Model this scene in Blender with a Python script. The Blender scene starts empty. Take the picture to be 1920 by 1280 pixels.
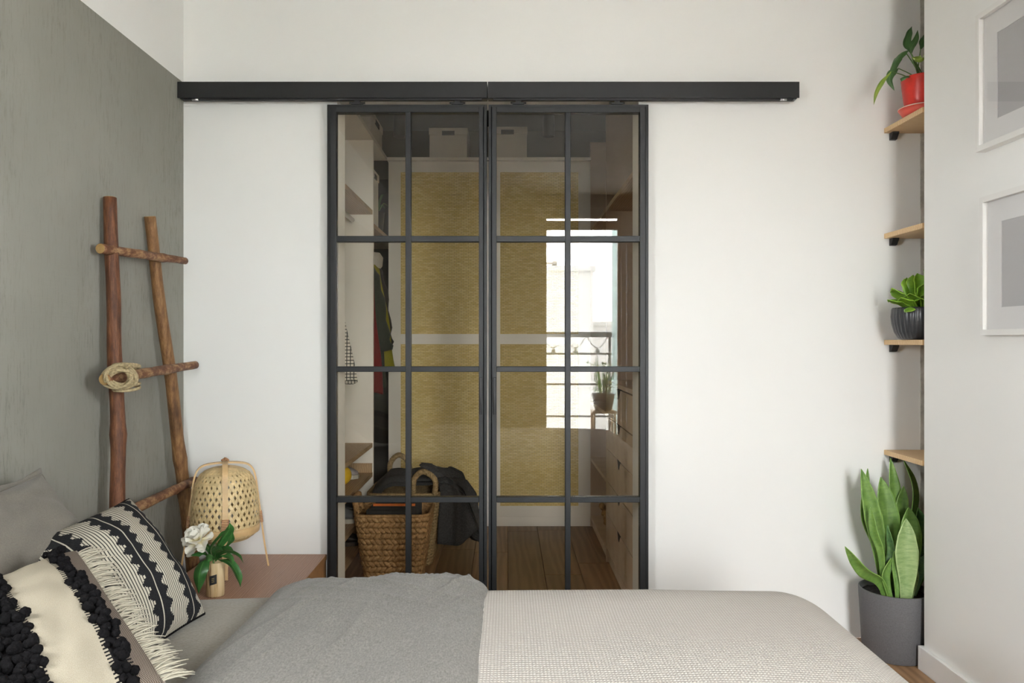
import bpy, bmesh, math, random
from mathutils import Vector, Matrix, noise, Quaternion
random.seed(7)
PI = math.pi
SC = bpy.context.scene
COL = SC.collection

# ---------------------------------------------------------------- camera, sky, light, exposure
F, CX, CY, CAMZ = 1440.0, 950.0, 640.0, 1.156      # focal length in px of the 1920x1280 frame, vanishing point, eye height
cam_d = bpy.data.cameras.new('camera'); cam = bpy.data.objects.new('camera', cam_d); COL.objects.link(cam)
cam.location = (0, 0, CAMZ); cam.rotation_euler = (PI/2, 0, 0)
cam_d.sensor_width = 36.0; cam_d.lens = F/1920*36; cam_d.shift_x = (960-CX)/1920.0; cam_d.clip_start = 0.02
SC.camera = cam
SC.view_settings.view_transform = 'Standard'; SC.view_settings.look = 'None'
SC.view_settings.gamma = 1.0; SC.view_settings.use_curve_mapping = False
SC.view_settings.exposure = 1.9
SC.cycles.diffuse_bounces = 8; SC.cycles.max_bounces = 16; SC.cycles.transparent_max_bounces = 24
SC.cycles.caustics_reflective = False; SC.cycles.caustics_refractive = False; SC.cycles.sample_clamp_indirect = 6.0
world = bpy.data.worlds.new('overcast_sky'); SC.world = world; world.use_nodes = True
wb = world.node_tree.nodes['Background']; wb.inputs[0].default_value = (0.945, 0.975, 1.0, 1); wb.inputs[1].default_value = 15.0
WIN_X0, WIN_X1, WIN_Z0, WIN_Z1, WIN_Y = 0.405, 1.245, 0.06, 2.527, -2.4
SIDE = {'left': (-1.2625, 0.45, 0.92, 1.17, 1.93), 'right': (1.468, 0.10, 0.65, 1.10, 1.95)}    # side windows added unseen to even out the light: wall x, y0, y1, z0, z1
def portal(name, loc, rot, sx, sy):
    pl = bpy.data.lights.new(name, 'AREA'); pl.shape = 'RECTANGLE'; pl.size = sx; pl.size_y = sy; pl.cycles.is_portal = True
    po = bpy.data.objects.new(name, pl); COL.objects.link(po); po.location = loc; po.rotation_euler = rot
portal('balcony_door_portal', ((WIN_X0+WIN_X1)/2, WIN_Y-0.16, (WIN_Z0+WIN_Z1)/2), (PI/2, 0, 0), WIN_X1-WIN_X0, WIN_Z1-WIN_Z0)      # faces +Y, into the room
for sd, (sx_, sy0, sy1, sz0, sz1) in SIDE.items():
    q = -1 if sd == 'left' else 1; portal('fill_window_portal', (sx_+q*0.10, (sy0+sy1)/2, (sz0+sz1)/2), (PI/2, 0, q*PI/2), sy1-sy0, sz1-sz0)   # face into the room

def fx(px, Y): return (px-CX)*Y/F
def fz(py, Y): return CAMZ-(py-CY)*Y/F
def P(px, py, Y): return Vector((fx(px, Y), Y, fz(py, Y)))

# ---------------------------------------------------------------- mesh helpers
class MB:
    def __init__(s): s.v = []; s.f = []; s.uv = {}
    def add(s, vs, fs):
        o = len(s.v); s.v += [tuple(v) for v in vs]; s.f += [tuple(i+o for i in f) for f in fs]; return o
    def box(s, x0, x1, y0, y1, z0, z1):
        s.add([(x0,y0,z0),(x1,y0,z0),(x1,y1,z0),(x0,y1,z0),(x0,y0,z1),(x1,y0,z1),(x1,y1,z1),(x0,y1,z1)],
              [(0,3,2,1),(4,5,6,7),(0,1,5,4),(1,2,6,5),(2,3,7,6),(3,0,4,7)]); return s
    def tube(s, path, rad, n=8, caps=True, flat=None):
        path = [Vector(p) for p in path]; m = len(path)
        if not hasattr(rad, '__len__'): rad = [rad]*m
        tang = []
        for i in range(m):
            a = path[max(0, i-1)]; b = path[min(m-1, i+1)]; t = (b-a)
            tang.append(t.normalized() if t.length > 1e-9 else Vector((0,0,1)))
        up = Vector((0,0,1)) if abs(tang[0].z) < 0.9 else Vector((1,0,0))
        nrm = (up - tang[0]*up.dot(tang[0])).normalized(); vs = []
        for i in range(m):
            nrm = (nrm - tang[i]*nrm.dot(tang[i])).normalized(); bn = tang[i].cross(nrm)
            for k in range(n):
                a = 2*PI*k/n; r = rad[i]
                if callable(r): r = r(a)
                vs.append(path[i] + nrm*(math.cos(a)*r) + bn*(math.sin(a)*r))
        fs = []
        for i in range(m-1):
            for k in range(n):
                k2 = (k+1) % n; fs.append((i*n+k, i*n+k2, (i+1)*n+k2, (i+1)*n+k))
        if caps: fs.append(tuple(reversed(range(n)))); fs.append(tuple((m-1)*n+k for k in range(n)))
        s.add(vs, fs); return s
    def lathe(s, prof, c=(0,0,0), n=32, rfun=None, cap0=True, cap1=False):
        vs = []; fs = []; m = len(prof)
        for i, (r, z) in enumerate(prof):
            for k in range(n):
                a = 2*PI*k/n; q = r*(rfun(a, i) if rfun else 1)
                vs.append((c[0]+q*math.cos(a), c[1]+q*math.sin(a), c[2]+z))
        for i in range(m-1):
            for k in range(n):
                k2 = (k+1) % n; fs.append((i*n+k, i*n+k2, (i+1)*n+k2, (i+1)*n+k))
        if cap0: fs.append(tuple(reversed(range(n))))
        if cap1: fs.append(tuple((m-1)*n+k for k in range(n)))
        s.add(vs, fs); return s
    def grid(s, nu, nv, fn, uvfn=None, flip=False):
        o = len(s.v)
        for j in range(nv+1):
            for i in range(nu+1):
                u, v = i/nu, j/nv; s.v.append(tuple(fn(u, v)))
                if uvfn: s.uv[len(s.v)-1] = uvfn(u, v)
        for j in range(nv):
            for i in range(nu):
                a = o+j*(nu+1)+i; q = (a, a+1, a+nu+2, a+nu+1)
                s.f.append(q[::-1] if flip else q)
        return s
    def extrude(s, poly, axis, a, b):
        """poly: 2D points of the other two axes in order (x,y,z without axis)"""
        n = len(poly)
        def p3(q, w):
            l = [q[0], q[1]]; l.insert(axis, w); return tuple(l)
        s.add([p3(q, a) for q in poly]+[p3(q, b) for q in poly],
              [tuple(range(n)), tuple(reversed(range(n, 2*n)))]+[(i, n+i, n+(i+1) % n, (i+1) % n) for i in range(n)]); return s
    def build(s, name, mat, parent=None, smooth=False, bevel=0, solid=0, weld=False, fixn=True):
        if not s.v: return None
        lo = [min(v[k] for v in s.v) for k in range(3)]; hi = [max(v[k] for v in s.v) for k in range(3)]
        c = ((lo[0]+hi[0])/2, (lo[1]+hi[1])/2, lo[2])
        me = bpy.data.meshes.new(name)
        me.from_pydata([(v[0]-c[0], v[1]-c[1], v[2]-c[2]) for v in s.v], [], s.f)
        if s.uv:
            ul = me.uv_layers.new(name='UVMap')
            for lp in me.loops: ul.data[lp.index].uv = s.uv.get(lp.vertex_index, (0, 0))
        if weld or fixn:
            bm = bmesh.new(); bm.from_mesh(me)
            if weld: bmesh.ops.remove_doubles(bm, verts=bm.verts, dist=1e-5)
            if fixn: bmesh.ops.recalc_face_normals(bm, faces=bm.faces)
            bm.to_mesh(me); bm.free()
        if smooth: me.polygons.foreach_set('use_smooth', [True]*len(me.polygons))
        me.update()
        if mat: me.materials.append(mat)
        o = bpy.data.objects.new(name, me); o.location = c; COL.objects.link(o)
        if parent: attach(o, parent)
        if solid:
            m = o.modifiers.new('thickness', 'SOLIDIFY'); m.thickness = solid; m.offset = 0
        if bevel:
            m = o.modifiers.new('edge', 'BEVEL'); m.width = bevel; m.segments = 2; m.limit_method = 'ANGLE'; m.angle_limit = math.radians(40)
        return o

def attach(o, p):      # parents are never rotated, so children keep their world locations
    o.parent = p; o.matrix_parent_inverse = Matrix.Translation(-Vector(p.location))
def box(name, mat, x0, x1, y0, y1, z0, z1, parent=None, bevel=0.0):
    return MB().box(x0, x1, y0, y1, z0, z1).build(name, mat, parent, bevel=bevel)
def tag(o, label, cat, group=None):
    o['label'] = label; o['category'] = cat
    if group: o['group'] = group
    return o
def thing(name, label, cat, loc, group=None):
    o = bpy.data.objects.new(name, None); o.empty_display_size = 0.05; COL.objects.link(o); o.location = loc
    return tag(o, label, cat, group)
def struct(o, label=None):
    o['kind'] = 'structure'
    if label: o['label'] = label
    return o
def inst(name, src, loc, rot=None, parent=None, scale=None):
    o = bpy.data.objects.new(name, src.data if hasattr(src, 'data') else src); COL.objects.link(o); o.location = loc
    if rot is not None: o.rotation_euler = rot
    if scale is not None: o.scale = scale
    if parent: attach(o, parent)
    return o
def smooth_path(pts, n=24):
    """Catmull-Rom through the points"""
    pts = [Vector(p) for p in pts]; q = [pts[0]*2-pts[1]]+pts+[pts[-1]*2-pts[-2]]; out = []
    segs = len(pts)-1
    for i in range(n+1):
        t = i/n*segs; k = min(int(t), segs-1); t -= k
        a, b, c, d = q[k], q[k+1], q[k+2], q[k+3]
        out.append(0.5*((2*b)+(c-a)*t+(2*a-5*b+4*c-d)*t*t+(3*b-3*c+d-a)*t*t*t))
    return out
def interp(tab, x):
    for (a, b), (c, d) in zip(tab, tab[1:]):
        if x <= c: return b+(d-b)*(x-a)/(c-a) if c != a else d
    return tab[-1][1]

# ---------------------------------------------------------------- material helpers
class S:
    """a float socket with arithmetic"""
    def __init__(s, nt, sk): s.nt = nt; s.k = sk
    def m(s, op, *o, clamp=False):
        n = s.nt.nodes.new('ShaderNodeMath'); n.operation = op; n.use_clamp = clamp
        s.nt.links.new(s.k, n.inputs[0])
        for i, x in enumerate(o):
            if isinstance(x, S): s.nt.links.new(x.k, n.inputs[i+1])
            else: n.inputs[i+1].default_value = x
        return S(s.nt, n.outputs[0])
    def __add__(s, o): return s.m('ADD', o)
    def __sub__(s, o): return s.m('SUBTRACT', o)
    def __mul__(s, o): return s.m('MULTIPLY', o)
    def __truediv__(s, o): return s.m('DIVIDE', o)
    def fract(s): return s.m('FRACT')
    def floor(s): return s.m('FLOOR')
    def abs(s): return s.m('ABSOLUTE')
    def sin(s): return s.m('SINE')
    def lt(s, o): return s.m('LESS_THAN', o)
    def gt(s, o): return s.m('GREATER_THAN', o)
    def max(s, o): return s.m('MAXIMUM', o)
    def min(s, o): return s.m('MINIMUM', o)
    def ping(s, o=1.0): return s.m('PINGPONG', o)
    def ramp(s, a, b):
        n = s.nt.nodes.new('ShaderNodeMapRange'); s.nt.links.new(s.k, n.inputs[0]); n.inputs[1].default_value = a; n.inputs[2].default_value = b
        return S(s.nt, n.outputs[0])
class MAT:
    def __init__(s, name, col=(0.8,0.8,0.8), rough=0.6, metal=0.0, spec=0.5):
        s.mat = bpy.data.materials.new(name); s.mat.use_nodes = True; s.nt = s.mat.node_tree
        s.b = s.nt.nodes['Principled BSDF']; s.nt.links
        s.b.inputs['Base Color'].default_value = (*col, 1); s.b.inputs['Roughness'].default_value = rough
        s.b.inputs['Metallic'].default_value = metal; s.b.inputs['Specular IOR Level'].default_value = spec
    def node(s, t): return s.nt.nodes.new(t)
    def link(s, a, b): s.nt.links.new(a.k if isinstance(a, S) else a, b)
    def coord(s, kind='Object', scale=(1,1,1), rot=(0,0,0)):
        if kind == 'Position': o = s.node('ShaderNodeNewGeometry').outputs['Position']
        else: o = s.node('ShaderNodeTexCoord').outputs[kind]
        m = s.node('ShaderNodeMapping'); m.inputs['Scale'].default_value = scale; m.inputs['Rotation'].default_value = rot
        s.link(o, m.inputs[0]); return m.outputs[0]
    def xyz(s, vec):
        n = s.node('ShaderNodeSeparateXYZ'); s.link(vec, n.inputs[0]); return [S(s.nt, o) for o in n.outputs]
    def noise(s, vec, scale=5, detail=3, rough=0.55, dist=0):
        n = s.node('ShaderNodeTexNoise'); s.link(vec, n.inputs['Vector']); n.inputs['Scale'].default_value = scale
        n.inputs['Detail'].default_value = detail; n.inputs['Roughness'].default_value = rough; n.inputs['Distortion'].default_value = dist
        return S(s.nt, n.outputs['Fac'])
    def wave(s, vec, scale, dist=0, dscale=1, detail=2, axis='X', prof='SIN'):
        n = s.node('ShaderNodeTexWave'); s.link(vec, n.inputs['Vector']); n.inputs['Scale'].default_value = scale; n.bands_direction = axis
        n.wave_profile = prof; n.inputs['Distortion'].default_value = dist; n.inputs['Detail Scale'].default_value = dscale; n.inputs['Detail'].default_value = detail
        return S(s.nt, n.outputs['Fac'])
    def mix(s, fac, a, b):
        n = s.node('ShaderNodeMix'); n.data_type = 'RGBA'
        if isinstance(fac, S): s.link(fac, n.inputs[0])
        else: n.inputs[0].default_value = fac
        for x, i in ((a, 6), (b, 7)):
            if isinstance(x, tuple): n.inputs[i].default_value = (*x[:3], 1)
            else: s.link(x, n.inputs[i])
        return n.outputs[2]
    def ramp(s, fac, stops):
        n = s.node('ShaderNodeValToRGB'); e = n.color_ramp.elements
        while len(e) < len(stops): e.new(0.5)
        for k, (p, c) in enumerate(stops): e[k].position = p; e[k].color = (*c, 1)
        s.link(fac, n.inputs[0]); return n.outputs[0]
    def color(s, sk): s.link(sk, s.b.inputs['Base Color']); return s
    def bump(s, h, strength=0.3, dist=0.002):
        n = s.node('ShaderNodeBump'); n.inputs['Strength'].default_value = strength; n.inputs['Distance'].default_value = dist
        s.link(h, n.inputs['Height']); s.link(n.outputs[0], s.b.inputs['Normal']); return s
    def objrand(s): return S(s.nt, s.node('ShaderNodeObjectInfo').outputs['Random'])
def plain(name, col, rough=0.6, metal=0.0, var=0.12, scale=30, bump=0.0, spec=0.5):
    m = MAT(name, col, rough, metal, spec); n = m.noise(m.coord('Object'), scale, 4)
    m.color(m.mix(n.ramp(0.3, 0.7), tuple(c*(1-var) for c in col), tuple(min(1, c*(1+var)) for c in col)))
    if bump: m.bump(n, bump, 0.002)
    return m.mat
def glass(name, tint, f0=0.04):
    """thin clear or tinted sheet: transmission plus a Schlick mirror reflection, alike on both faces"""
    mt = bpy.data.materials.new(name); mt.use_nodes = True; nt = mt.node_tree; nt.nodes.clear()
    out = nt.nodes.new('ShaderNodeOutputMaterial'); mx = nt.nodes.new('ShaderNodeMixShader'); tr = nt.nodes.new('ShaderNodeBsdfTransparent')
    gl = nt.nodes.new('ShaderNodeBsdfGlossy'); ge = nt.nodes.new('ShaderNodeNewGeometry'); dt = nt.nodes.new('ShaderNodeVectorMath'); dt.operation = 'DOT_PRODUCT'
    tr.inputs[0].default_value = (*tint, 1); gl.inputs['Roughness'].default_value = 0.0
    nt.links.new(ge.outputs['Incoming'], dt.inputs[0]); nt.links.new(ge.outputs['Normal'], dt.inputs[1])
    c = S(nt, dt.outputs['Value']).abs(); fr = ((c*-1.0+1.0).m('POWER', 5.0))*(1-f0)+f0
    nt.links.new(fr.k, mx.inputs[0]); nt.links.new(tr.outputs[0], mx.inputs[1]); nt.links.new(gl.outputs[0], mx.inputs[2]); nt.links.new(mx.outputs[0], out.inputs[0])
    return mt
def woodmat(name, c0, c1, grain=(1, 1, 1), scale=6.0, rough=0.5, wave=2.0, axis='X', rand=0.0, bump=0.15):
    m = MAT(name, c0, rough); v = m.coord('Object', grain)
    if rand:
        a = m.node('ShaderNodeVectorMath'); a.operation = 'ADD'; c = m.node('ShaderNodeCombineXYZ')
        r = m.objrand(); m.link(r*37.0, c.inputs[0]); m.link(r*11.0, c.inputs[1]); m.link(v, a.inputs[0]); m.link(c.outputs[0], a.inputs[1]); v = a.outputs[0]
    w = m.wave(v, scale, wave*3, 1.2, 3, axis); n = m.noise(v, scale*6, 4, 0.6)
    f = (w*0.55+n*0.45).ramp(0.2, 0.8); c = m.mix(f, c0, c1)
    if rand:
        g = m.node('ShaderNodeHueSaturation'); m.link(c, g.inputs['Color']); m.link(m.objrand()*rand+(1-rand/2), g.inputs['Value']); c = g.outputs[0]
    m.color(c).bump(f, bump, 0.001); return m.mat
# ---------------------------------------------------------------- materials
def wall_paint(name, col):
    m = MAT(name, col, 0.75, spec=0.25); v = m.coord('Position'); n = m.noise(v, 3, 3); n2 = m.noise(v, 220, 2)
    m.color(m.mix(n.ramp(0.3, 0.7), tuple(c*0.985 for c in col), col)).bump(n2, 0.05, 0.001); return m.mat
M = {}
M['dark_wall'] = wall_paint('slate_blue_wall_paint', (0.10, 0.11, 0.125))
M['ceiling'] = wall_paint('pale_grey_ceiling', (0.45, 0.43, 0.40))
M['white_wall'] = wall_paint('white_wall_paint', (0.84, 0.832, 0.81))
m = MAT('grey_plaster_with_white_top', (0.4, 0.39, 0.35), 0.8, spec=0.2)          # grey up to the painted line, white above it
p = m.coord('Position'); xs = m.xyz(p)
cl = m.noise(p, 1.6, 4, 0.6).ramp(0.3, 0.72); st = m.noise(m.coord('Position', (60, 60, 7)), 2.2, 5, 0.8).ramp(0.52, 0.64); pt = m.noise(m.coord('Position', (1, 1, 0.3)), 2.5, 3).ramp(0.42, 0.62)
g = m.mix(cl, (0.262, 0.255, 0.222), (0.315, 0.308, 0.272)); g = m.mix(st*(pt*0.75+0.25)*0.75, g, (0.15, 0.145, 0.125))
m.color(m.mix(xs[2].gt(2.166), g, (0.84, 0.832, 0.81))); m.bump(m.noise(m.coord('Position', (3, 3, 60)), 2, 3)*0.6+st*0.5, 0.25, 0.002); M['grey_wall'] = m.mat
m = MAT('raw_concrete', (0.3, 0.29, 0.26), 0.9); v = m.coord('Position'); n = m.noise(v, 14, 8, 0.7)
m.color(m.ramp(n, [(0.3, (0.28, 0.26, 0.225)), (0.5, (0.50, 0.475, 0.42)), (0.7, (0.64, 0.61, 0.55))])).bump(n, 0.8, 0.006); M['concrete'] = m.mat
M['black_metal'] = plain('black_powder_coated_steel', (0.010, 0.011, 0.012), 0.5, 0.0, 0.1, 60)
M['black_rail'] = plain('black_rail_steel', (0.010, 0.010, 0.011), 0.42, 0.0, 0.1, 40)
M['dark_plastic'] = plain('dark_plastic', (0.02, 0.02, 0.022), 0.5)
M['smoked_glass'] = glass('bronze_tinted_glass', (0.992, 0.972, 0.93), 0.032)
M['clear_glass'] = glass('clear_window_glass', (0.985, 0.988, 0.985), 0.035)
M['frame_glass'] = glass('picture_glass', (0.99, 0.99, 0.99), 0.03)
M['oak'] = woodmat('light_oak', (0.62, 0.40, 0.20), (0.74, 0.53, 0.30), (1.2, 9, 9), 3.0, 0.5, 2.0, 'Y')
M['oak_dark'] = woodmat('warm_oak', (0.42, 0.28, 0.16), (0.54, 0.38, 0.23), (9, 1.2, 9), 3.0, 0.5, 2.0)
M['oak_floor'] = woodmat('brown_oak_floor', (0.215, 0.12, 0.056), (0.33, 0.195, 0.10), (4.0, 0.35, 4.0), 2.0, 0.42, 4.0, 'X', rand=0.55)
M['walnut'] = woodmat('walnut_veneer', (0.31, 0.17, 0.115), (0.44, 0.27, 0.195), (14, 1.3, 5), 3.0, 0.45, 2.5)
M['walnut_edge'] = plain('orange_wood_edge', (0.36, 0.18, 0.07), 0.5, 0, 0.15, 20)
M['white_lacquer'] = plain('white_lacquer', (0.92, 0.905, 0.885), 0.45, 0, 0.01, 5)
M['birch'] = woodmat('pale_birch_front', (0.62, 0.49, 0.375), (0.67, 0.54, 0.42), (6, 1, 8), 2.0, 0.5, 1.5, 'Y')
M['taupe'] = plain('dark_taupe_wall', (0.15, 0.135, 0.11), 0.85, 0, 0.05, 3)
M['carcass_shade'] = plain('cabinet_interior_shade', (0.035, 0.031, 0.028), 0.8, 0, 0.1, 8)  # near-black colour stands in for shade inside the units
M['box_white'] = plain('white_storage_box_card', (0.72, 0.70, 0.67), 0.7, 0, 0.03, 10)
M['slot'] = plain('dark_slot', (0.04, 0.04, 0.04), 0.7)
M['chrome'] = plain('steel', (0.6, 0.6, 0.6), 0.3, 1.0, 0.03)
# bark-stripped branch
def branch(name, c0, c1, c2):
    m = MAT(name, c0, 0.62); v = m.coord('Object', (1, 1, 0.16)); n = m.noise(v, 75, 6, 0.75); n2 = m.noise(m.coord('Object', (1, 1, 0.35)), 16, 3)
    c = m.ramp(n, [(0.32, c0), (0.5, c1), (0.68, c2)]); c = m.mix(n2.ramp(0.52, 0.68)*0.7, c, tuple(x*0.45 for x in c0)); m.color(c).bump(n, 0.6, 0.004); return m.mat
M['bark_red'] = branch('red_brown_branch', (0.055, 0.018, 0.007), (0.135, 0.047, 0.017), (0.235, 0.095, 0.038))
M['bark_gold'] = branch('golden_brown_branch', (0.11, 0.045, 0.014), (0.22, 0.105, 0.036), (0.35, 0.19, 0.073))
def rungm(name):
    m = MAT(name, (0.3, 0.15, 0.07), 0.65); n = m.noise(m.coord('Object', (0.5, 0.5, 1)), 38, 5, 0.7)
    m.color(m.ramp(n, [(0.36, (0.085, 0.030, 0.012)), (0.5, (0.17, 0.07, 0.03)), (0.62, (0.36, 0.21, 0.10))])).bump(n, 0.6, 0.004); return m.mat
M['bark_rung'] = rungm('peeled_rung_wood'); M['cut_wood'] = plain('sawn_branch_end', (0.36, 0.22, 0.08), 0.8, 0, 0.2, 60)
M['rope'] = plain('jute_rope', (0.38, 0.30, 0.17), 0.9, 0, 0.3, 160, 0.6)
M['bamboo'] = plain('pale_bamboo_strip', (0.66, 0.50, 0.26), 0.5, 0, 0.2, 45, 0.1)
M['bamboo_strap'] = plain('bamboo_strap', (0.60, 0.40, 0.19), 0.45, 0, 0.12, 25)
M['bamboo_wrap'] = plain('rattan_wrapping', (0.42, 0.21, 0.10), 0.6, 0, 0.2, 90, 0.4)
# woven cane on the wardrobe doors
m = MAT('woven_cane', (0.6, 0.45, 0.2), 0.65); x, y, z = m.xyz(m.coord('Object'))
cv = m.node('ShaderNodeCombineXYZ'); m.link(x, cv.inputs[0]); m.link(z, cv.inputs[1])
br = m.node('ShaderNodeTexBrick'); m.link(cv.outputs[0], br.inputs['Vector']); br.inputs['Scale'].default_value = 1.0
br.inputs['Brick Width'].default_value = 0.030; br.inputs['Row Height'].default_value = 0.0095; br.inputs['Mortar Size'].default_value = 0.0012; br.inputs['Mortar Smooth'].default_value = 0.4
br.inputs['Color1'].default_value = (0.80, 0.63, 0.25, 1); br.inputs['Color2'].default_value = (0.94, 0.80, 0.41, 1); br.inputs['Mortar'].default_value = (0.46, 0.34, 0.14, 1)
sv = m.node('ShaderNodeCombineXYZ'); m.link(x*7.0, sv.inputs[0]); m.link(z*150.0, sv.inputs[1])
sk = m.noise(sv.outputs[0], 1.0, 3, 0.6); c = m.mix(sk.ramp(0.6, 0.78)*0.7, br.outputs['Color'], (0.30, 0.17, 0.06))
wl = (x*66.0).fract().lt(0.12); c = m.mix(wl*0.35, c, (0.85, 0.70, 0.40))
m.color(c).bump(S(m.nt, br.outputs['Fac'])*-1.0+1.0, 0.5, 0.002); M['cane'] = m.mat
def seagrass(name, c0, c1, sc=55):
    m = MAT(name, c0, 0.7); n = m.noise(m.coord('Object', (1, 1, 1)), sc, 5, 0.7)
    m.color(m.ramp(n, [(0.3, tuple(q*0.45 for q in c0)), (0.5, c0), (0.7, c1)])).bump(n, 0.5, 0.003); return m.mat
M['hyacinth'] = seagrass('water_hyacinth', (0.36, 0.205, 0.085), (0.56, 0.37, 0.18)); M['seagrass'] = seagrass('fine_seagrass', (0.34, 0.24, 0.12), (0.5, 0.37, 0.20), 90)
M['charcoal_wool'] = plain('charcoal_wool', (0.055, 0.056, 0.062), 0.95, 0, 0.3, 120, 0.4)
def cloth(name, c0, c1, sc=420, bump=0.35, streak=(1, 1, 1)):
    m = MAT(name, c0, 0.92, spec=0.15); n = m.noise(m.coord('Object', streak), sc, 3, 0.7); n2 = m.noise(m.coord('Object'), 7, 3)
    c = m.mix(n.ramp(0.32, 0.68), c0, c1); c = m.mix(n2.ramp(0.35, 0.7)*0.15, c, tuple(q*0.7 for q in c0)); hb = n
    if 'jersey' in name: hb = n*0.5+m.noise(m.coord('Object', (9, 2.2, 3), (0, 0, 0.5)), 3.0, 4, 0.6)*3.0; bump = 0.6
    m.color(c).bump(hb, bump, 0.0012)
    m.b.inputs['Sheen Weight'].default_value = 0.15; return m.mat
M['grey_jersey'] = cloth('grey_marl_jersey', (0.122, 0.115, 0.101), (0.228, 0.215, 0.193), 290, 0.4, (1, 0.45, 1))
M['sheet'] = cloth('grey_brown_linen_sheet', (0.235, 0.215, 0.18), (0.33, 0.305, 0.265), 260, 0.3, (0.5, 1, 1))
M['pillow_linen'] = cloth('grey_brown_linen_pillow', (0.145, 0.13, 0.107), (0.195, 0.178, 0.15), 330, 0.3)
# waffle bedspread: small raised cells in rows
m = MAT('beige_waffle_cotton', (0.56, 0.51, 0.45), 0.9, spec=0.15); u, w, _ = m.xyz(m.coord('UV'))
a = (u*(2*PI/0.0068)).sin()*0.5+0.5; b2 = (w*(2*PI/0.0095)).sin()*0.5+0.5; h = (a*b2)
c = m.mix(h.ramp(0.0, 0.5), (0.40, 0.37, 0.335), (0.55, 0.515, 0.475)); m.color(c).bump(h, 0.7, 0.0025); M['waffle'] = m.mat
# black and white woven cushion (u runs from the far side seam, v along it)
m = MAT('black_white_zigzag_weave', (0.7, 0.68, 0.6), 0.95, spec=0.1); u, v, _ = m.xyz(m.coord('UV'))
zz = ((v*12.0).ping(0.5)*2.0); zq = (zz*4.0).floor()/4.0
d = (((u+0.02)/0.33).fract()-0.5).abs()*0.33
blk = d.lt(zq*0.062+0.052); line = d.lt(0.0045)
stripe = (u*48.0).fract().lt(0.34); wv = m.noise(m.coord('UV', (60, 400, 1)), 1.0, 2)
white = m.mix(stripe, (0.52, 0.485, 0.40), (0.05, 0.047, 0.045)); black = m.mix(wv.ramp(0.3, 0.7), (0.010, 0.010, 0.012), (0.028, 0.028, 0.030))
c = m.mix(blk, white, black); c = m.mix(line, c, (0.48, 0.45, 0.37)); m.color(c); m.bump(wv+stripe*0.5, 0.35, 0.0015); M['zigzag'] = m.mat
M['zig_back'] = cloth('black_cushion_back', (0.02, 0.02, 0.02), (0.05, 0.05, 0.05), 300)
# cream cushion with tufted bands; u = 1 at the fringed side
m = MAT('cream_wool_with_tweed_border', (0.7, 0.64, 0.5), 0.95, spec=0.1); u, v, _ = m.xyz(m.coord('UV'))
n = m.noise(m.coord('UV', (260, 260, 1)), 1.0, 3, 0.7); comb = (v*64.0).fract().lt(0.45)*0.022
cream = m.mix(n.ramp(0.3, 0.7), (0.33, 0.288, 0.215), (0.43, 0.385, 0.305))
tw = m.mix(((u*110.0).fract().lt(0.5)+(v*110.0).fract().lt(0.5)).m('MODULO', 2.0), (0.075, 0.056, 0.044), (0.27, 0.225, 0.185))
b1 = (u-0.845).abs().lt(comb+0.028); b3 = (u-0.46).abs().lt(comb+0.082)
c = m.mix(u.gt(0.873), cream, tw); c = m.mix(b1.max(b3), c, (0.012, 0.011, 0.012)); m.color(c).bump(n, 0.5, 0.002); M['cream_tuft'] = m.mat
M['tweed'] = cloth('brown_tweed', (0.16, 0.12, 0.095), (0.42, 0.36, 0.30), 500)
M['black_yarn'] = plain('black_wool_yarn', (0.008, 0.0075, 0.008), 1.0, 0, 0.4, 260, 0.8, spec=0.05)
M['cream_yarn'] = plain('cream_cotton_yarn', (0.47, 0.43, 0.34), 0.9, 0, 0.1, 80)
def leafm(name, c0, c1, c2, band=0, rough=0.42):
    m = MAT(name, c0, rough); u, v, _ = m.xyz(m.coord('UV')); n = m.noise(m.coord('Object'), 18, 3); e = (u-0.5).abs()*2.0
    c = m.mix(n.ramp(0.35, 0.65), c0, c1)
    if band:
        bn = m.noise(m.coord('UV', (1.5, 26, 1)), 1.0, 3, 0.6).ramp(0.45, 0.62); c = m.mix(bn*band, c, c2)
        c = m.mix(e.ramp(0.90, 0.99), c, tuple(min(1, q*1.25) for q in c1))
    else:
        c = m.mix(e.ramp(0.12, 0.0)*0.6, c, tuple(min(1, q*1.8) for q in c1)); c = m.mix(((v*16.0+e*2.5).fract()-0.5).abs().lt(0.05)*0.25, c, c2)
    m.color(c); m.b.inputs['Subsurface Weight'].default_value = 0.0
    return m.mat
M['snake_leaf'] = leafm('snake_plant_leaf', (0.105, 0.215, 0.035), (0.20, 0.33, 0.075), (0.055, 0.14, 0.03), 0.4)
M['snake_pale'] = leafm('snake_plant_pale_leaf', (0.26, 0.37, 0.14), (0.36, 0.46, 0.20), (0.14, 0.25, 0.075), 0.55)
M['snake_dark'] = leafm('snake_plant_dark_leaf', (0.06, 0.15, 0.045), (0.11, 0.22, 0.06), (0.03, 0.08, 0.03), 0.6)
M['nest_leaf'] = leafm('bird_nest_leaf', (0.14, 0.30, 0.022), (0.27, 0.45, 0.045), (0.05, 0.13, 0.02), 0.35)
M['lily_leaf'] = leafm('peace_lily_leaf', (0.035, 0.10, 0.025), (0.07, 0.16, 0.04), (0.015, 0.05, 0.015))
M['lily_young'] = leafm('peace_lily_young_leaf', (0.17, 0.26, 0.03), (0.26, 0.34, 0.05), (0.1, 0.18, 0.02))
M['peony_leaf'] = leafm('peony_leaf', (0.028, 0.115, 0.024), (0.065, 0.19, 0.045), (0.015, 0.06, 0.015), 0, 0.35)
M['stem'] = plain('green_stem', (0.10, 0.20, 0.05), 0.5)
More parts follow.
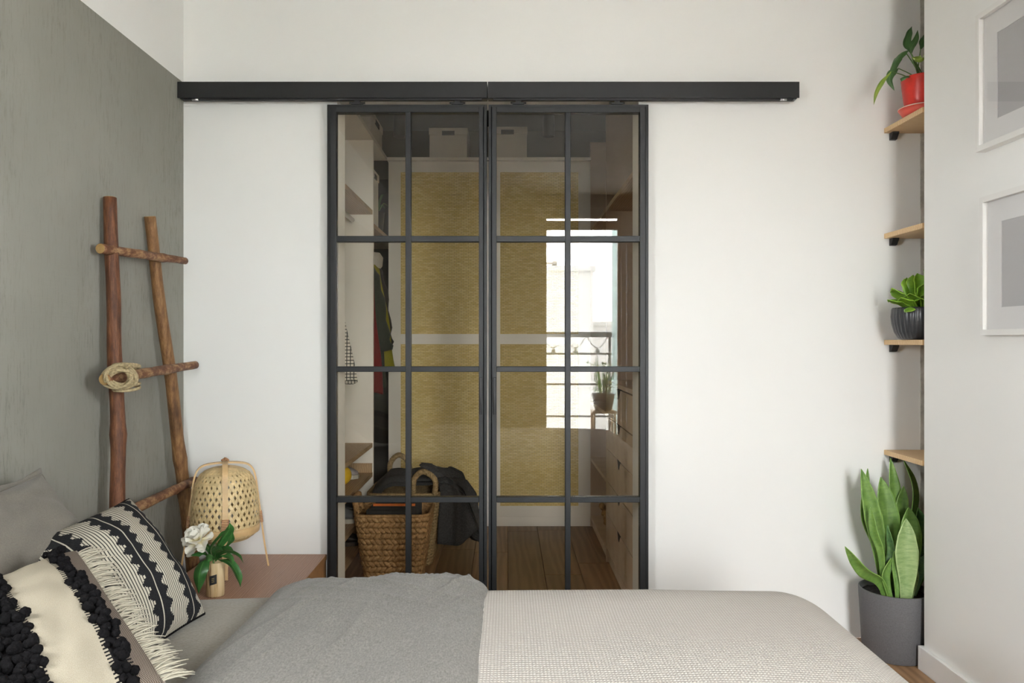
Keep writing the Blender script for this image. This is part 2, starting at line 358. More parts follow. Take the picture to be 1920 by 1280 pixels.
m = MAT('peony_petal', (0.8, 0.77, 0.66), 0.7); u, v, _ = m.xyz(m.coord('UV')); m.color(m.mix(v.ramp(0.0, 0.6), (0.80, 0.70, 0.36), (0.86, 0.83, 0.75))); M['petal'] = m.mat
M['red_pot'] = plain('red_ceramic', (0.62, 0.028, 0.016), 0.35, 0, 0.15, 30); M['red_saucer'] = plain('coral_saucer', (0.68, 0.09, 0.06), 0.4, 0, 0.05)
M['saucer_rim'] = plain('pale_saucer_rim', (0.72, 0.5, 0.42), 0.45)
M['grey_ceramic'] = plain('dark_grey_glazed_ceramic', (0.035, 0.036, 0.04), 0.3, 0, 0.1, 20); M['grey_pot'] = plain('matte_grey_pot', (0.115, 0.112, 0.115), 0.75, 0, 0.15, 240, 0.2)
M['soil'] = plain('black_potting_soil', (0.018, 0.015, 0.013), 1.0, 0, 0.6, 160, 1.0)
m = MAT('pale_wood_vase', (0.6, 0.45, 0.25), 0.6); n = m.noise(m.coord('Object', (1, 1, 0.08)), 60, 4, 0.6)
m.color(m.ramp(n, [(0.36, (0.17, 0.085, 0.035)), (0.44, (0.60, 0.43, 0.22)), (0.7, (0.73, 0.57, 0.34))])); M['vase_wood'] = m.mat
M['label_black'] = plain('black_label', (0.02, 0.02, 0.02), 0.6); M['label_ink'] = plain('gold_label_print', (0.35, 0.27, 0.12), 0.6)
M['frame_white'] = plain('white_picture_frame', (0.78, 0.765, 0.74), 0.5, 0, 0.01, 5); M['mat_white'] = plain('white_mat_board', (0.78, 0.765, 0.76), 0.9, 0, 0.01, 5)
M['print_grey'] = plain('plain_grey_print', (0.48, 0.47, 0.475), 0.8, 0, 0.01, 4)
M['baseboard'] = plain('white_baseboard_paint', (0.80, 0.79, 0.775), 0.5, 0, 0.01, 5)
M['red_cloth'] = cloth('dark_red_cloth', (0.13, 0.008, 0.010), (0.20, 0.014, 0.015), 200); M['olive_cloth'] = cloth('olive_green_cloth', (0.20, 0.185, 0.012), (0.28, 0.26, 0.022), 200)
M['green_cloth'] = cloth('dark_green_padded_cloth', (0.025, 0.032, 0.022), (0.045, 0.055, 0.04), 120); M['dark_cloth'] = cloth('dark_brown_cloth', (0.02, 0.018, 0.016), (0.04, 0.036, 0.03), 150)
M['hood_cloth'] = cloth('off_white_cloth', (0.5, 0.47, 0.43), (0.6, 0.57, 0.52), 200)
m = MAT('black_white_checked_cotton', (0.6, 0.58, 0.53), 0.9); x, y, z = m.xyz(m.coord('Object'))
ck = ((x*62.0).fract().lt(0.24)).max((z*62.0).fract().lt(0.24)); m.color(m.mix(ck, (0.60, 0.57, 0.52), (0.025, 0.025, 0.03))); M['check'] = m.mat
M['yellow'] = plain('yellow_plastic', (0.75, 0.48, 0.02), 0.5); M['shoe_grey'] = plain('grey_shoe_canvas', (0.22, 0.23, 0.25), 0.8, 0, 0.1, 60); M['shoe_black'] = plain('black_shoe_leather', (0.02, 0.02, 0.022), 0.5)
M['shoe_lilac'] = plain('pale_lilac_shoe_canvas', (0.42, 0.40, 0.44), 0.8, 0, 0.1, 60); M['sole_white'] = plain('off_white_sole', (0.62, 0.6, 0.55), 0.6)
M['folder'] = plain('black_folder', (0.018, 0.017, 0.017), 0.45); M['orange_paper'] = plain('orange_paper_edge', (0.65, 0.16, 0.03), 0.7)
M['driftwood'] = seagrass('gnarled_wood', (0.40, 0.24, 0.08), (0.6, 0.42, 0.2), 30)
M['curtain'] = cloth('blue_grey_curtain', (0.20, 0.225, 0.27), (0.27, 0.30, 0.35), 200); M['teal'] = plain('teal_painted_reveal', (0.30, 0.40, 0.39), 0.8, 0, 0.06, 6)
M['window_frame'] = plain('brown_window_frame', (0.16, 0.135, 0.11), 0.5); M['stone'] = plain('pale_balcony_paving', (0.55, 0.53, 0.5), 0.8, 0, 0.1, 6)
M['house_white'] = plain('white_render', (0.56, 0.55, 0.53), 0.9, 0, 0.04, 0.5); M['house_grey'] = plain('grey_render', (0.32, 0.31, 0.30), 0.9, 0, 0.06, 0.5)
M['steel_grey'] = plain('grey_railing_paint', (0.20, 0.19, 0.18), 0.5); M['bed_fabric'] = cloth('grey_upholstery', (0.16, 0.155, 0.15), (0.21, 0.205, 0.2), 200)
M['bulb'] = plain('clear_bulb_plastic', (0.35, 0.34, 0.32), 0.3)
# ---------------------------------------------------------------- the room shell
XL, XR, YB, YW, ZC = -1.2625, 1.468, 3.0, WIN_Y, 2.75         # left wall, right wall, back wall, window wall, ceiling
YE = 2.70                                                       # where the right wall ends
OX0, OX1, OZ, YB2 = -0.661, 0.515, 2.10, 3.14                  # doorway into the closet
XC, XCL, XCR, YC = 1.615, -1.2625, 1.12, 5.35                   # concrete starts; closet left / right / rear
def W(name, mat, boxes, label=None):
    mb = MB()
    for b in boxes: mb.box(*b)
    return struct(mb.build(name, M[mat]), label)
W('wall_back', 'white_wall', [(XL-0.12, OX0, YB, YB2, 0, ZC), (OX1, XC, YB, YB2, 0, ZC), (OX0, OX1, YB, YB2, OZ, ZC)], 'white wall with the wide doorway to the closet')
W('wall_niche', 'concrete', [(XC, 2.2, YB-0.004, YB2, 0, ZC)], 'raw concrete strip in the corner behind the oak shelves')
def side_wall(name, mat, x0, x1, ye, sd, label):
    _, a, b, c, d = SIDE[sd]
    return W(name, mat, [(x0, x1, YW-0.2, a, 0, ZC), (x0, x1, b, ye, 0, ZC), (x0, x1, a, b, 0, c), (x0, x1, a, b, d, ZC)], label)
side_wall('wall_left', 'grey_wall', XL-0.12, XL, YB, 'left', 'grey brushed plaster wall, white above a straight painted line')
side_wall('wall_right', 'white_wall', XR, XR+0.13, YE, 'right', 'white wall on the right with the framed pictures')
W('wall_recess', 'white_wall', [(2.08, 2.2, YE-0.6, YB-0.004, 0, ZC), (XR+0.13, 2.08, YE-0.6, YE-0.5, 0, ZC)])
W('wall_window', 'dark_wall', [(XL, WIN_X0, YW-0.2, YW, 0, ZC), (WIN_X1, XR, YW-0.2, YW, 0, ZC), (WIN_X0, WIN_X1, YW-0.2, YW, WIN_Z1, ZC), (WIN_X0, WIN_X1, YW-0.2, YW, 0, WIN_Z0)], 'dark slate wall with the balcony door, behind the viewer')
W('ceiling', 'ceiling', [(XL-0.12, 2.2, YW-0.2, YB2, ZC, ZC+0.1)], 'pale grey ceiling')
W('wall_closet_left', 'white_wall', [(XCL-0.1, XCL, YB2, YC, 0, 2.62)]); W('wall_closet_right', 'white_wall', [(XCR, XCR+0.1, YB2, YC, 0, 2.62)])
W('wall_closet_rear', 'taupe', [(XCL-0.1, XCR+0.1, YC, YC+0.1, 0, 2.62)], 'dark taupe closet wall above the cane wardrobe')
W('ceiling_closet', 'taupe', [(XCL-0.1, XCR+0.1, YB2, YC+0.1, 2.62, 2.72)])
# floor: a sub-floor and the planks that lie on it
floor = W('floor', 'oak_floor', [(XL-0.12, 2.2, YW-0.2, YC+0.1, -0.08, -0.014)], 'brown oak plank floor')
PW = 0.183
pm = {}
def plank_mesh(L):
    k = round(L, 3)
    if k not in pm:
        o = MB().box(-PW/2+0.0008, PW/2-0.0008, -L/2+0.0008, L/2-0.0008, -0.0135, 0).build('plank_tmp', M['oak_floor'], bevel=0)
        me = o.data; bm = bmesh.new(); bm.from_mesh(me); bmesh.ops.translate(bm, verts=bm.verts, vec=Vector((0, 0, -0.0135)))
        bmesh.ops.bevel(bm, geom=[e for e in bm.edges if all(v.co.z > -0.001 for v in e.verts)], offset=0.0022, segments=1, affect='EDGES'); bm.to_mesh(me); bm.free()
        bpy.data.objects.remove(o); me.name = 'plank'; pm[k] = me
    return pm[k]
rng = random.Random(5)
def planks(x0, x1, y0, y1, skip=None):
    i0 = math.floor((x0-0.006)/PW); i1 = math.ceil((x1-0.006)/PW)
    for i in range(i0, i1):
        cx = 0.006+(i+0.5)*PW
        if cx-PW/2 < x0-0.15 or cx+PW/2 > x1+0.15: continue
        y = y0-rng.uniform(0, 0.9)
        while y < y1:
            L = rng.choice([0.9, 1.2, 1.5]); a, b = max(y, y0), min(y+L, y1)
            if b-a > 0.1 and not (skip and skip(cx, a, b)): inst('plank', plank_mesh(b-a), (cx, (a+b)/2, 0), parent=floor)
            y += L
planks(-0.72, 0.62, 3.0, 4.9)                                      # closet
planks(XL, 2.1, YW, 3.0, lambda x, a, b: x < 0.45 or b < 1.0)                                           # bedroom
# baseboards
def baseboard(name, boxes, label=None): return struct(MB_boxes(boxes).build(name, M['baseboard'], bevel=0.002), label)
def MB_boxes(bs):
    mb = MB()
    for b in bs: mb.box(*b)
    return mb
baseboard('baseboard_right', [(XR-0.015, XR-0.0003, YW+0.01, YE, 0, 0.083), (XR-0.015, XR+0.13, YE+0.0003, YE+0.015, 0, 0.083)], 'white baseboard along the right wall')
# ---------------------------------------------------------------- balcony door behind the viewer
w = bpy.data.objects.new('window_1', None); COL.objects.link(w); w.location = ((WIN_X0+WIN_X1)/2, YW-0.1, WIN_Z0); struct(w, 'tall glazed balcony door with a transom light')
for nm, b in (('jamb', (WIN_X0, WIN_X0+0.03, YW-0.13, YW-0.07, WIN_Z0, WIN_Z1)), ('jamb', (WIN_X1-0.03, WIN_X1, YW-0.13, YW-0.07, WIN_Z0, WIN_Z1)), ('head', (WIN_X0+0.03, WIN_X1-0.03, YW-0.13, YW-0.07, WIN_Z1-0.02, WIN_Z1)),
              ('sill', (WIN_X0+0.03, WIN_X1-0.03, YW-0.13, YW-0.07, WIN_Z0, WIN_Z0+0.05)), ('transom', (WIN_X0+0.03, WIN_X1-0.03, YW-0.13, YW-0.07, 2.38, 2.475))):
    box(nm, M['window_frame'], *b, parent=w)
box('pane', M['clear_glass'], WIN_X0+0.03, WIN_X1-0.03, YW-0.103, YW-0.097, WIN_Z0+0.05, 2.38, parent=w); box('pane', M['clear_glass'], WIN_X0+0.03, WIN_X1-0.03, YW-0.103, YW-0.097, 2.475, WIN_Z1-0.02, parent=w)
for nm_, sd, lb in (('fill_window_2', 'left', 'unseen fill-light window added in the grey wall beside the viewer'), ('fill_window_3', 'right', 'unseen fill-light window added in the right wall beside the viewer')):  # added windows, out of view, only there to brighten the walls
    wx, y0, y1, z0, z1 = SIDE[sd]; xa = wx-0.09 if sd == 'left' else wx+0.05; xb = xa+0.04
    w = bpy.data.objects.new(nm_, None); COL.objects.link(w); w.location = (xa, (y0+y1)/2, z0); struct(w, lb)
    for nm, b in (('jamb', (xa, xb, y0, y0+0.03, z0, z1)), ('jamb', (xa, xb, y1-0.03, y1, z0, z1)), ('head', (xa, xb, y0+0.03, y1-0.03, z1-0.03, z1)), ('sill', (xa, xb, y0+0.03, y1-0.03, z0, z0+0.03))): box(nm, M['window_frame'], *b, parent=w)
    box('pane', M['clear_glass'], xa+0.017, xa+0.023, y0+0.03, y1-0.03, z0+0.03, z1-0.03, parent=w)
box('reveal', M['teal'], WIN_X1, WIN_X1+0.02, YW-0.26, YW-0.2003, WIN_Z0, WIN_Z1, parent=bpy.data.objects['window_1'])
# ---------------------------------------------------------------- sliding doors on their rail
YD = 2.945
def X(px): return fx(px, YD)
def Zd(py): return fz(py, YD)
def sliding_door(name, label, px, handle_px):
    """px: outer left, flange, stile, muntin left, muntin right, stile, flange, outer right"""
    o0, a0, g0, m0, m1, g1, a1, o1 = [X(q) for q in px]
    r = bpy.data.objects.new(name, None); COL.objects.link(r); r.location = ((o0+o1)/2, YD+0.02, 0.012); struct(r, label)
    ztop, zin = Zd(194), Zd(210); zb = 0.012; zbin = 0.04
    K = M['black_metal']
    # outer angle profile set a little back, then the stile proud of it
    MB_boxes([(o0, a0, YD+0.012, YD+0.04, zb, ztop), (a1, o1, YD+0.012, YD+0.04, zb, ztop), (a0, a1, YD+0.012, YD+0.04, Zd(199), ztop), (a0, a0+0.006, YD+0.0365, YD+0.04, zb, Zd(199)), (a1-0.006, a1, YD+0.0365, YD+0.04, zb, Zd(199)), (a0+0.006, a1-0.006, YD+0.0365, YD+0.04, Zd(199)-0.006, Zd(199))]).build('edge_profile', K, r, bevel=0.001)
    box('stile', K, a0+0.002, g0, YD, YD+0.036, zb, Zd(199)-0.002, r, 0.0015); box('stile', K, g1, a1-0.002, YD, YD+0.036, zb, Zd(199)-0.002, r, 0.0015)
    box('top_rail', K, g0, g1, YD, YD+0.036, zin, Zd(199)-0.002, r, 0.0015); box('bottom_rail', K, g0, g1, YD, YD+0.036, zb, zbin, r, 0.0015)
    box('mullion', K, m0, m1, YD+0.001, YD+0.035, zbin, zin, r, 0.0015)
    rows = [(Zd(442), Zd(453)), (Zd(687), Zd(697)), (Zd(932), Zd(942))]
    for t, b in rows:
        box('muntin', K, g0, m0, YD+0.001, YD+0.035, b, t, r, 0.0015); box('muntin', K, m1, g1, YD+0.001, YD+0.035, b, t, r, 0.0015)
    tops = [zin]+[b for t, b in rows]; bots = [t for t, b in rows]+[zbin]
    for t, b in zip(tops, bots):
        for xa, xb in ((g0, m0), (m1, g1)):
            box('pane', M['smoked_glass'], xa+0.0002, xb-0.0002, YD+0.017, YD+0.022, b+0.0002, t-0.0002, r)
    hx = X(handle_px); hz0, hz1 = Zd(778), Zd(706)
    MB().tube([(hx, YD, hz0+0.006), (hx, YD-0.014, hz0+0.004), (hx, YD-0.014, hz1-0.004), (hx, YD, hz1-0.006)], 0.0045, 8).build('handle', M['dark_plastic'], r, True)
    for q in (px[0]+56, px[0]+56+ (189 if px[0] < 800 else 186)):
        xx = X(q); mb = MB().box(xx-0.022, xx+0.022, YD+0.008, YD+0.03, ztop, ztop+0.006); mb.box(xx-0.011, xx+0.011, YD+0.012, YD+0.026, ztop+0.006, ztop+0.0162)
        mb.tube([(xx-0.03, YD+0.019, ztop+0.008), (xx+0.03, YD+0.019, ztop+0.008)], 0.004, 8); mb.build('hanger_bracket', M['dark_plastic'], r)
    return r
sliding_door('door_1', 'left black steel sliding door with eight smoked glass panes', (612, 617.5, 630, 760, 770, 898, 907, 912.5), 902)
sliding_door('door_2', 'right black steel sliding door with eight smoked glass panes', (916, 921, 931, 1060, 1070, 1200, 1211.5, 1217), 927.5)
rail = thing('sliding_door_rail', 'long black steel sliding door rail mounted high on the white wall', 'rail', (0, YD+0.02, Zd(186.5)))
for a, b in ((X(333.5), X(913.3)), (X(915), X(1498))):
    MB_boxes([(a, b, YD-0.006, YD-0.002, Zd(184), Zd(154)), (a, b, YD-0.002, YB-0.0003, Zd(157), Zd(154)), (a, b, YD+0.02, YB-0.0003, Zd(182), Zd(157))]).build('rail_cover', M['black_rail'], rail, bevel=0.0008)
    MB_boxes([(a+0.02, b-0.02, YD+0.004, YD+0.010, Zd(187), Zd(157)), (a+0.02, b-0.02, YD+0.014, YD+0.02, Zd(187), Zd(157))]).build('guide_track', M['dark_plastic'], rail)
for q in (365, 1470):
    MB().tube([(X(q)-0.012, YD+0.006, Zd(185.5)), (X(q)+0.012, YD+0.006, Zd(185.5))], 0.005, 8).build('end_stop', M['chrome'], rail, True)
# ---------------------------------------------------------------- closet: cane wardrobe at the rear
YF = 4.82
def X8(p): return fx(p, YF)
def Z8(p): return fz(p, YF)
wd = thing('wardrobe', 'white wardrobe with woven cane door panels at the rear of the closet', 'wardrobe', (X8(918), YF+0.25, 0))
MB_boxes([(X8(729), X8(729)+0.018, YF+0.003, YC-0.01, 0, Z8(303)), (X8(1107)-0.018, X8(1107), YF+0.003, YC-0.01, 0, Z8(303)), (X8(729), X8(1107), YC-0.02, YC-0.01, 0, Z8(303)), (X8(729), X8(1107), YF+0.003, YC-0.01, 0.06, 0.08)]).build('body', M['white_lacquer'], wd)
box('plinth', M['white_lacquer'], X8(729), X8(1107), YF-0.012, YF+0.003, 0, Z8(967.5), wd, 0.001)
box('top_board', M['white_lacquer'], X8(727), X8(1107), YF-0.035, YC-0.005, Z8(303)+0.0005, Z8(297), wd, 0.001)
for a, b, ia, ib in ((729, 918, 752, 898), (918, 1107, 938, 1084)):
    x0, x1, p0, p1 = X8(a)+0.0012, X8(b)-0.0012, X8(ia), X8(ib); zt, zb = Z8(303)-0.003, Z8(967.5)+0.002
    zs = [(Z8(947), Z8(645)), (Z8(626), Z8(324))]
    d = MB_boxes([(x0, p0, YF-0.02, YF, zb, zt), (p1, x1, YF-0.02, YF, zb, zt), (p0, p1, YF-0.02, YF, zb, zs[0][0]), (p0, p1, YF-0.02, YF, zs[0][1], zs[1][0]), (p0, p1, YF-0.02, YF, zs[1][1], zt)]).build('cane_door', M['white_lacquer'], wd)
    for c, e in zs: box('cane_panel', M['cane'], p0, p1, YF-0.016, YF-0.006, c, e, d)
# boxes with a handle slot
def storage_box(label, x0, x1, y0, y1, z0, z1, side='front'):
    t = thing('storage_box', label, 'box', ((x0+x1)/2, (y0+y1)/2, z0), 'white lidded storage boxes in the closet')
    lid = 0.045
    box('box_body', M['box_white'], x0+0.004, x1-0.004, y0+0.004, y1-0.004, z0, z1-lid, t, 0.002); box('lid', M['box_white'], x0, x1, y0, y1, z1-lid, z1, t, 0.003)
    if side == 'front': w = (x1-x0)*0.32; c = (x0+x1)/2; z = z1-lid*0.95; box('handle_slot', M['slot'], c-w/2, c+w/2, y0-0.0015, y0+0.003, z-0.005, z+0.022, t)
    else: w = (y1-y0)*0.32; c = (y0+y1)/2; z = z1-lid*0.95; box('handle_slot', M['slot'], x1-0.003, x1+0.0015, c-w/2, c+w/2, z-0.006, z+0.022, t)
zt = Z8(297)+0.0005; yb = 4.80
storage_box('white box left of the door gap on top of the cane wardrobe', fx(804, yb), fx(877, yb), yb, yb+0.3, zt, fz(239, yb))
storage_box('white box right of the door gap on top of the cane wardrobe', fx(914, yb), fx(989, yb), yb, yb+0.3, zt, fz(237, yb))
# ---------------------------------------------------------------- shelving along the closet's left wall
XF, YP = -0.745, 4.29
sh = thing('shelving_unit', 'white closet shelving with oak shelves along the left side', 'shelving', (-1.0, 3.75, 0))
L0 = XCL+0.002
box('upright', M['white_lacquer'], L0, XF, YP, YP+0.018, 0, 2.28, sh, 0.001); box('upright', M['white_lacquer'], L0, XF, YB2+0.002, YB2+0.02, 0, 2.28, sh, 0.001)
box('upright', M['carcass_shade'], L0, XF-0.04, YC-0.02, YC-0.003, 0, 2.28, sh)
box('back_panel', M['white_lacquer'], L0, L0+0.006, YB2+0.02, YP, 0, 2.28, sh); box('back_panel', M['carcass_shade'], L0, L0+0.006, YP+0.018, YC-0.02, 0, 2.28, sh)  # far bay's upright and back panel dark: its shade put into the colour
box('top_board', M['white_lacquer'], L0, XF, YB2+0.002, YF-0.04, 2.2805, 2.305, sh, 0.001)
y0, y1 = YB2+0.0205, YP-0.0005
for z in (fz(402, YP), fz(838, YP), fz(893, YP), fz(952, YP), 0.09): box('shelf', M['oak_dark'], L0+0.007, XF-0.004, y0, y1, z, z+0.024, sh, 0.001)
box('shelf_back_rail', M['oak_dark'], L0+0.007, XF-0.006, y1-0.016, y1, fz(893, YP)+0.0245, fz(893, YP)+0.075, sh)
MB().tube([(-0.86, y0, fz(402, YP)-0.03), (-0.86, y1, fz(402, YP)-0.03)], 0.012, 10).build('hanging_rod', M['chrome'], sh, True)
zs2 = fz(438, 4.75)
box('shelf', M['oak_dark'], L0+0.007, XF-0.004, YP+0.0185, YC-0.021, zs2-0.024, zs2, sh, 0.001)
MB().tube([(-0.98, YP+0.0185, zs2-0.06), (-0.98, YC-0.021, zs2-0.06)], 0.012, 10).build('hanging_rod', M['chrome'], sh, True)
storage_box('white box on the top board above the left closet shelving', -1.12, XF-0.012, 4.30, 4.70, 2.3055, fz(240, 4.7), 'side')
storage_box('white box on the shelf above the hanging clothes', -1.1, XF-0.012, YP+0.03, 4.56, zs2+0.0005, fz(318, 4.4), 'side')
# dark pot with strap leaves on that shelf
def leaf(mb_name, mat, path, width, parent, prof=None, side=None, gutter=0.15, nu=6, n=18, solid=0.0, twist=0.0, wavy=0.0):
    pts = smooth_path(path, n); prof = prof or [(0, 0.25), (0.3, 0.9), (0.5, 1.0), (0.8, 0.62), (1, 0.02)]
    side = Vector(side or (1, 0, 0)).normalized(); mb = MB(); o = len(mb.v)
    for j, p in enumerate(pts):
        t = j/n; tg = (pts[min(n, j+1)]-pts[max(0, j-1)]).normalized(); sd = (side - tg*side.dot(tg)).normalized(); nr = sd.cross(tg)
        if twist: q = Quaternion(tg, twist*t); sd = q @ sd; nr = q @ nr
        w = width*interp(prof, t)/2
        for i in range(nu+1):
            a = i/nu*2-1; off = (abs(a)**1.6)*gutter*w*2
            if wavy: off += wavy*width*math.sin(t*17+a*1.2)*abs(a)
            mb.v.append(tuple(p+sd*(a*w)+nr*off)); mb.uv[len(mb.v)-1] = (i/nu, t)
    for j in range(n):
        for i in range(nu): a = j*(nu+1)+i; mb.f.append((a, a+1, a+nu+2, a+nu+1))
    return mb.build(mb_name, mat, parent, True, solid=solid, fixn=False)
pc = Vector((-0.80, 4.66, zs2+0.0005))
pp = thing('potted_plant', 'dark pot with thin green leaves on the shelf above the hanging clothes', 'plant', pc)
MB().lathe([(0.035, 0), (0.05, 0.01), (0.06, 0.11), (0.062, 0.115), (0.056, 0.112), (0.05, 0.09)], pc, 20).build('pot', M['dark_plastic'], pp, True)
MB().lathe([(0.0005, 0.092), (0.0505, 0.092)], pc, 16, cap0=False).build('soil', M['soil'], pp)
for k in range(7):
    a = k*2.4; d = Vector((math.cos(a), math.sin(a), 0)); leaf('leaf', M['lily_leaf'] if k % 2 else M['snake_leaf'], [pc+d*0.01+Vector((0, 0, 0.09)), pc+d*0.05+Vector((0, 0, 0.17+0.02*(k % 3))), pc+d*0.085+Vector((0, 0, 0.15+0.03*(k % 3)))], 0.022, pp, side=(-d.y, d.x, 0))
# ---------------------------------------------------------------- clothes
def garment(name, label, cat, mat, cx, y, ztop, zhem, half_top, half_hem, thick, seed, sleeve=True, rodz=None, hood=None, skew=0.0):
    r = random.Random(seed); t = thing(name, label, cat, (cx, y, zhem), 'clothes hanging in the closet')
    nz, na = 26, 40; mb = MB(); vs = []; fs = []
    for j in range(nz+1):
        f = j/nz; z = ztop-(ztop-zhem)*f
        sh_ = min(1.0, math.sqrt(min(1, f/0.10)))*0.9+0.1
        hw = (half_top+(half_hem-half_top)*f)*sh_; th = thick*(0.35+0.65*min(1, f*4))
        for k in range(na):
            a = 2*PI*k/na; rip = 1+0.10*f*math.sin(a*7+seed+f*2)+0.05*f*math.sin(a*11+seed*2)
            vs.append((cx+skew*f+hw*math.cos(a)*(1+0.02*math.sin(f*9+seed)), y+th*math.sin(a)*rip, z-0.012*f*math.sin(a*3+seed)))
    for j in range(nz):
        for k in range(na): k2 = (k+1) % na; fs.append((j*na+k, j*na+k2, (j+1)*na+k2, (j+1)*na+k))
    fs.append(tuple(range(na))); mb.add(vs, fs); mb.build('garment_body', mat, t, True)
    if sleeve:
        for s in (-1, 1):
            p = [(cx+s*half_top*0.75, y, ztop-0.05), (cx+skew*0.3+s*half_top*1.02, y-0.012, ztop-0.2), (cx+skew*0.6+s*(half_top+half_hem)*0.52, y-0.025, ztop-0.45), (cx+skew*0.8+s*half_hem*0.98, y-0.025, ztop-0.56)]
            MB().tube(smooth_path(p, 14), [0.045+0.008*math.sin(q*1.9+seed) for q in range(15)], 10).build('sleeve', mat, t, True)
    if hood: MB().lathe([(0.03, -0.07), (0.06, -0.03), (0.065, 0.02), (0.045, 0.05), (0.01, 0.055)], (cx+0.16, y, ztop-0.03), 16).build('hood', hood, t, True)
    if rodz:
        MB().tube(smooth_path([(cx, y, ztop-0.005), (cx, y, rodz-0.022), (cx-0.017, y, rodz-0.004), (cx, y, rodz+0.0135), (cx+0.0165, y, rodz)], 16), 0.0022, 6).build('hanger_hook', M['chrome'], t, True)
    return t
rz = zs2-0.06
garment('coat', 'dark red coat hanging nearest in the left closet bay', 'coat', M['red_cloth'], -0.97, 4.375, 1.62, fz(735, 4.375), 0.20, 0.27, 0.035, 1, False, rz)
garment('jacket', 'dark green padded jacket hanging between the red and olive coats', 'jacket', M['green_cloth'], -0.97, 4.455, 1.66, 0.90, 0.20, 0.275, 0.035, 2, True, rz)
garment('coat', 'olive green coat hanging with its hem furthest out', 'coat', M['olive_cloth'], -0.97, 4.54, 1.66, fz(690, 4.54), 0.21, 0.315, 0.04, 3, False, rz)
garment('jacket', 'dark jacket with pale hood hanging behind the olive coat', 'jacket', M['dark_cloth'], -0.97, 4.635, 1.67, 0.85, 0.20, 0.25, 0.04, 4, True, rz, M['hood_cloth'])
rz1 = fz(402, YP)-0.03
garment('shirt', 'black and white checked shirt hanging beside the closet doorway', 'shirt', M['check'], -0.93, 3.62, 1.70, fz(716, 3.62), 0.088, 0.225, 0.03, 6, False, rz1)
# ---------------------------------------------------------------- shoes and toys on the lower shelves
def shoe(label, mat, x, y, z, s=1.0, sole=None):
    """toe towards +X"""
    t = thing('shoe', label, 'shoe', (x, y, z), 'shoes on the closet shelves')
    L = 0.25*s; vs = []; fs = []; nx, na = 14, 14
    for i in range(nx+1):
        f = i/nx; xx = x+(f-0.5)*L; w = 0.042*s*(0.72+0.5*math.sin(PI*min(1, f*0.85+0.1)))*(1 if f < 0.9 else 1-((f-0.9)/0.1)**2*0.6)
        h = s*interp([(0, 0.07), (0.3, 0.085), (0.42, 0.085), (0.62, 0.055), (0.85, 0.04), (1, 0.02)], f)
        for k in range(na):
            a = 2*PI*k/na; vs.append((xx, y+w*math.cos(a), z+0.014*s+max(0, (math.sin(a)*0.5+0.5))*h))
    for i in range(nx):
        for k in range(na): k2 = (k+1) % na; fs.append((i*na+k, i*na+k2, (i+1)*na+k2, (i+1)*na+k))
    fs += [tuple(range(na)), tuple(nx*na+k for k in range(na))]; mb = MB(); mb.add(vs, fs); mb.build('upper', mat, t, True)
    sp = [(x+(f-0.5)*L*1.03, 0.046*s*(0.72+0.5*math.sin(PI*min(1, f*0.85+0.1)))*(1 if f < 0.88 else 1-((f-0.88)/0.12)**2*0.55)) for f in [q/12 for q in range(13)]]
    MB().extrude([(a, y-b) for a, b in sp]+[(a, y+b) for a, b in reversed(sp)], 2, z+0.0005, z+0.02*s).build('sole', sole or M['sole_white'], t)
    MB_boxes([(x-0.01+q*0.016*s, x-0.004+q*0.016*s, y-0.02*s, y+0.02*s, z+s*(0.094-0.011*q), z+s*(0.098-0.011*q)) for q in range(4)]).build('laces', M['sole_white'], t)
    return t
za, zb_, zc_ = fz(893, YP)+0.0245, fz(952, YP)+0.0245, 0.1145
shoe('pale lilac shoe beside the yellow ball on the middle closet shelf', M['shoe_lilac'], -0.925, 4.10, za, 1.05)
yb_ = thing('ball', 'yellow ball on the middle closet shelf', 'ball', (-0.838, 3.90, za))
bs = MB(); bs.lathe([(0.05*math.sin(PI*k/16), 0.05-0.05*math.cos(PI*k/16)) for k in range(1, 16)], (-0.838, 3.90, za), 24, cap1=True); bs.build('ball_skin', M['yellow'], yb_, True)
MB().lathe([(0.004, 0.0985), (0.004, 0.1015)], (-0.838, 3.90, za), 8, cap1=True).build('valve', M['dark_plastic'], yb_)
shoe('black shoe nearest the cane wardrobe on the lower closet shelf', M['shoe_black'], -0.89, 4.14, zb_, 1.05, M['shoe_black']); shoe('black shoe on the lower closet shelf in front of another black shoe', M['shoe_black'], -0.89, 4.02, zb_, 1.05, M['shoe_black'])
shoe('grey canvas shoe with a white sole on the lower closet shelf', M['shoe_grey'], -0.88, 3.86, zb_, 1.1); shoe('dark shoe on the bottom closet shelf', M['shoe_black'], -0.88, 3.95, zc_, 1.0, M['shoe_black'])
# ---------------------------------------------------------------- baskets
def rrect(hx, hy, r, n):
    """points and outward normals around a rounded rectangle, evenly spaced"""
    L = 2*(2*(hx-r)+2*(hy-r))+2*PI*r; out = []
    for i in range(n):
        s = L*i/n
        for (x0, y0, dx, dy, ln) in ((-(hx-r), -hy, 1, 0, 2*(hx-r)), ('c', (hx-r), -(hy-r), -PI/2, 0), (hx, -(hy-r), 0, 1, 2*(hy-r)), ('c', (hx-r), (hy-r), 0, 0), ((hx-r), hy, -1, 0, 2*(hx-r)), ('c', -(hx-r), (hy-r), PI/2, 0), (-hx, (hy-r), 0, -1, 2*(hy-r)), ('c', -(hx-r), -(hy-r), PI, 0)):
            if x0 == 'c':
                ln_ = PI*r/2
                if s <= ln_: a = dy+s/r; out.append((Vector((y0+r*math.cos(a), dx+r*math.sin(a), 0)), Vector((math.cos(a), math.sin(a), 0)))); break
                s -= ln_
            else:
                if s <= ln: out.append((Vector((x0+dx*s, y0+dy*s, 0)), Vector((dy, -dx, 0)))); break
                s -= ln
    return out
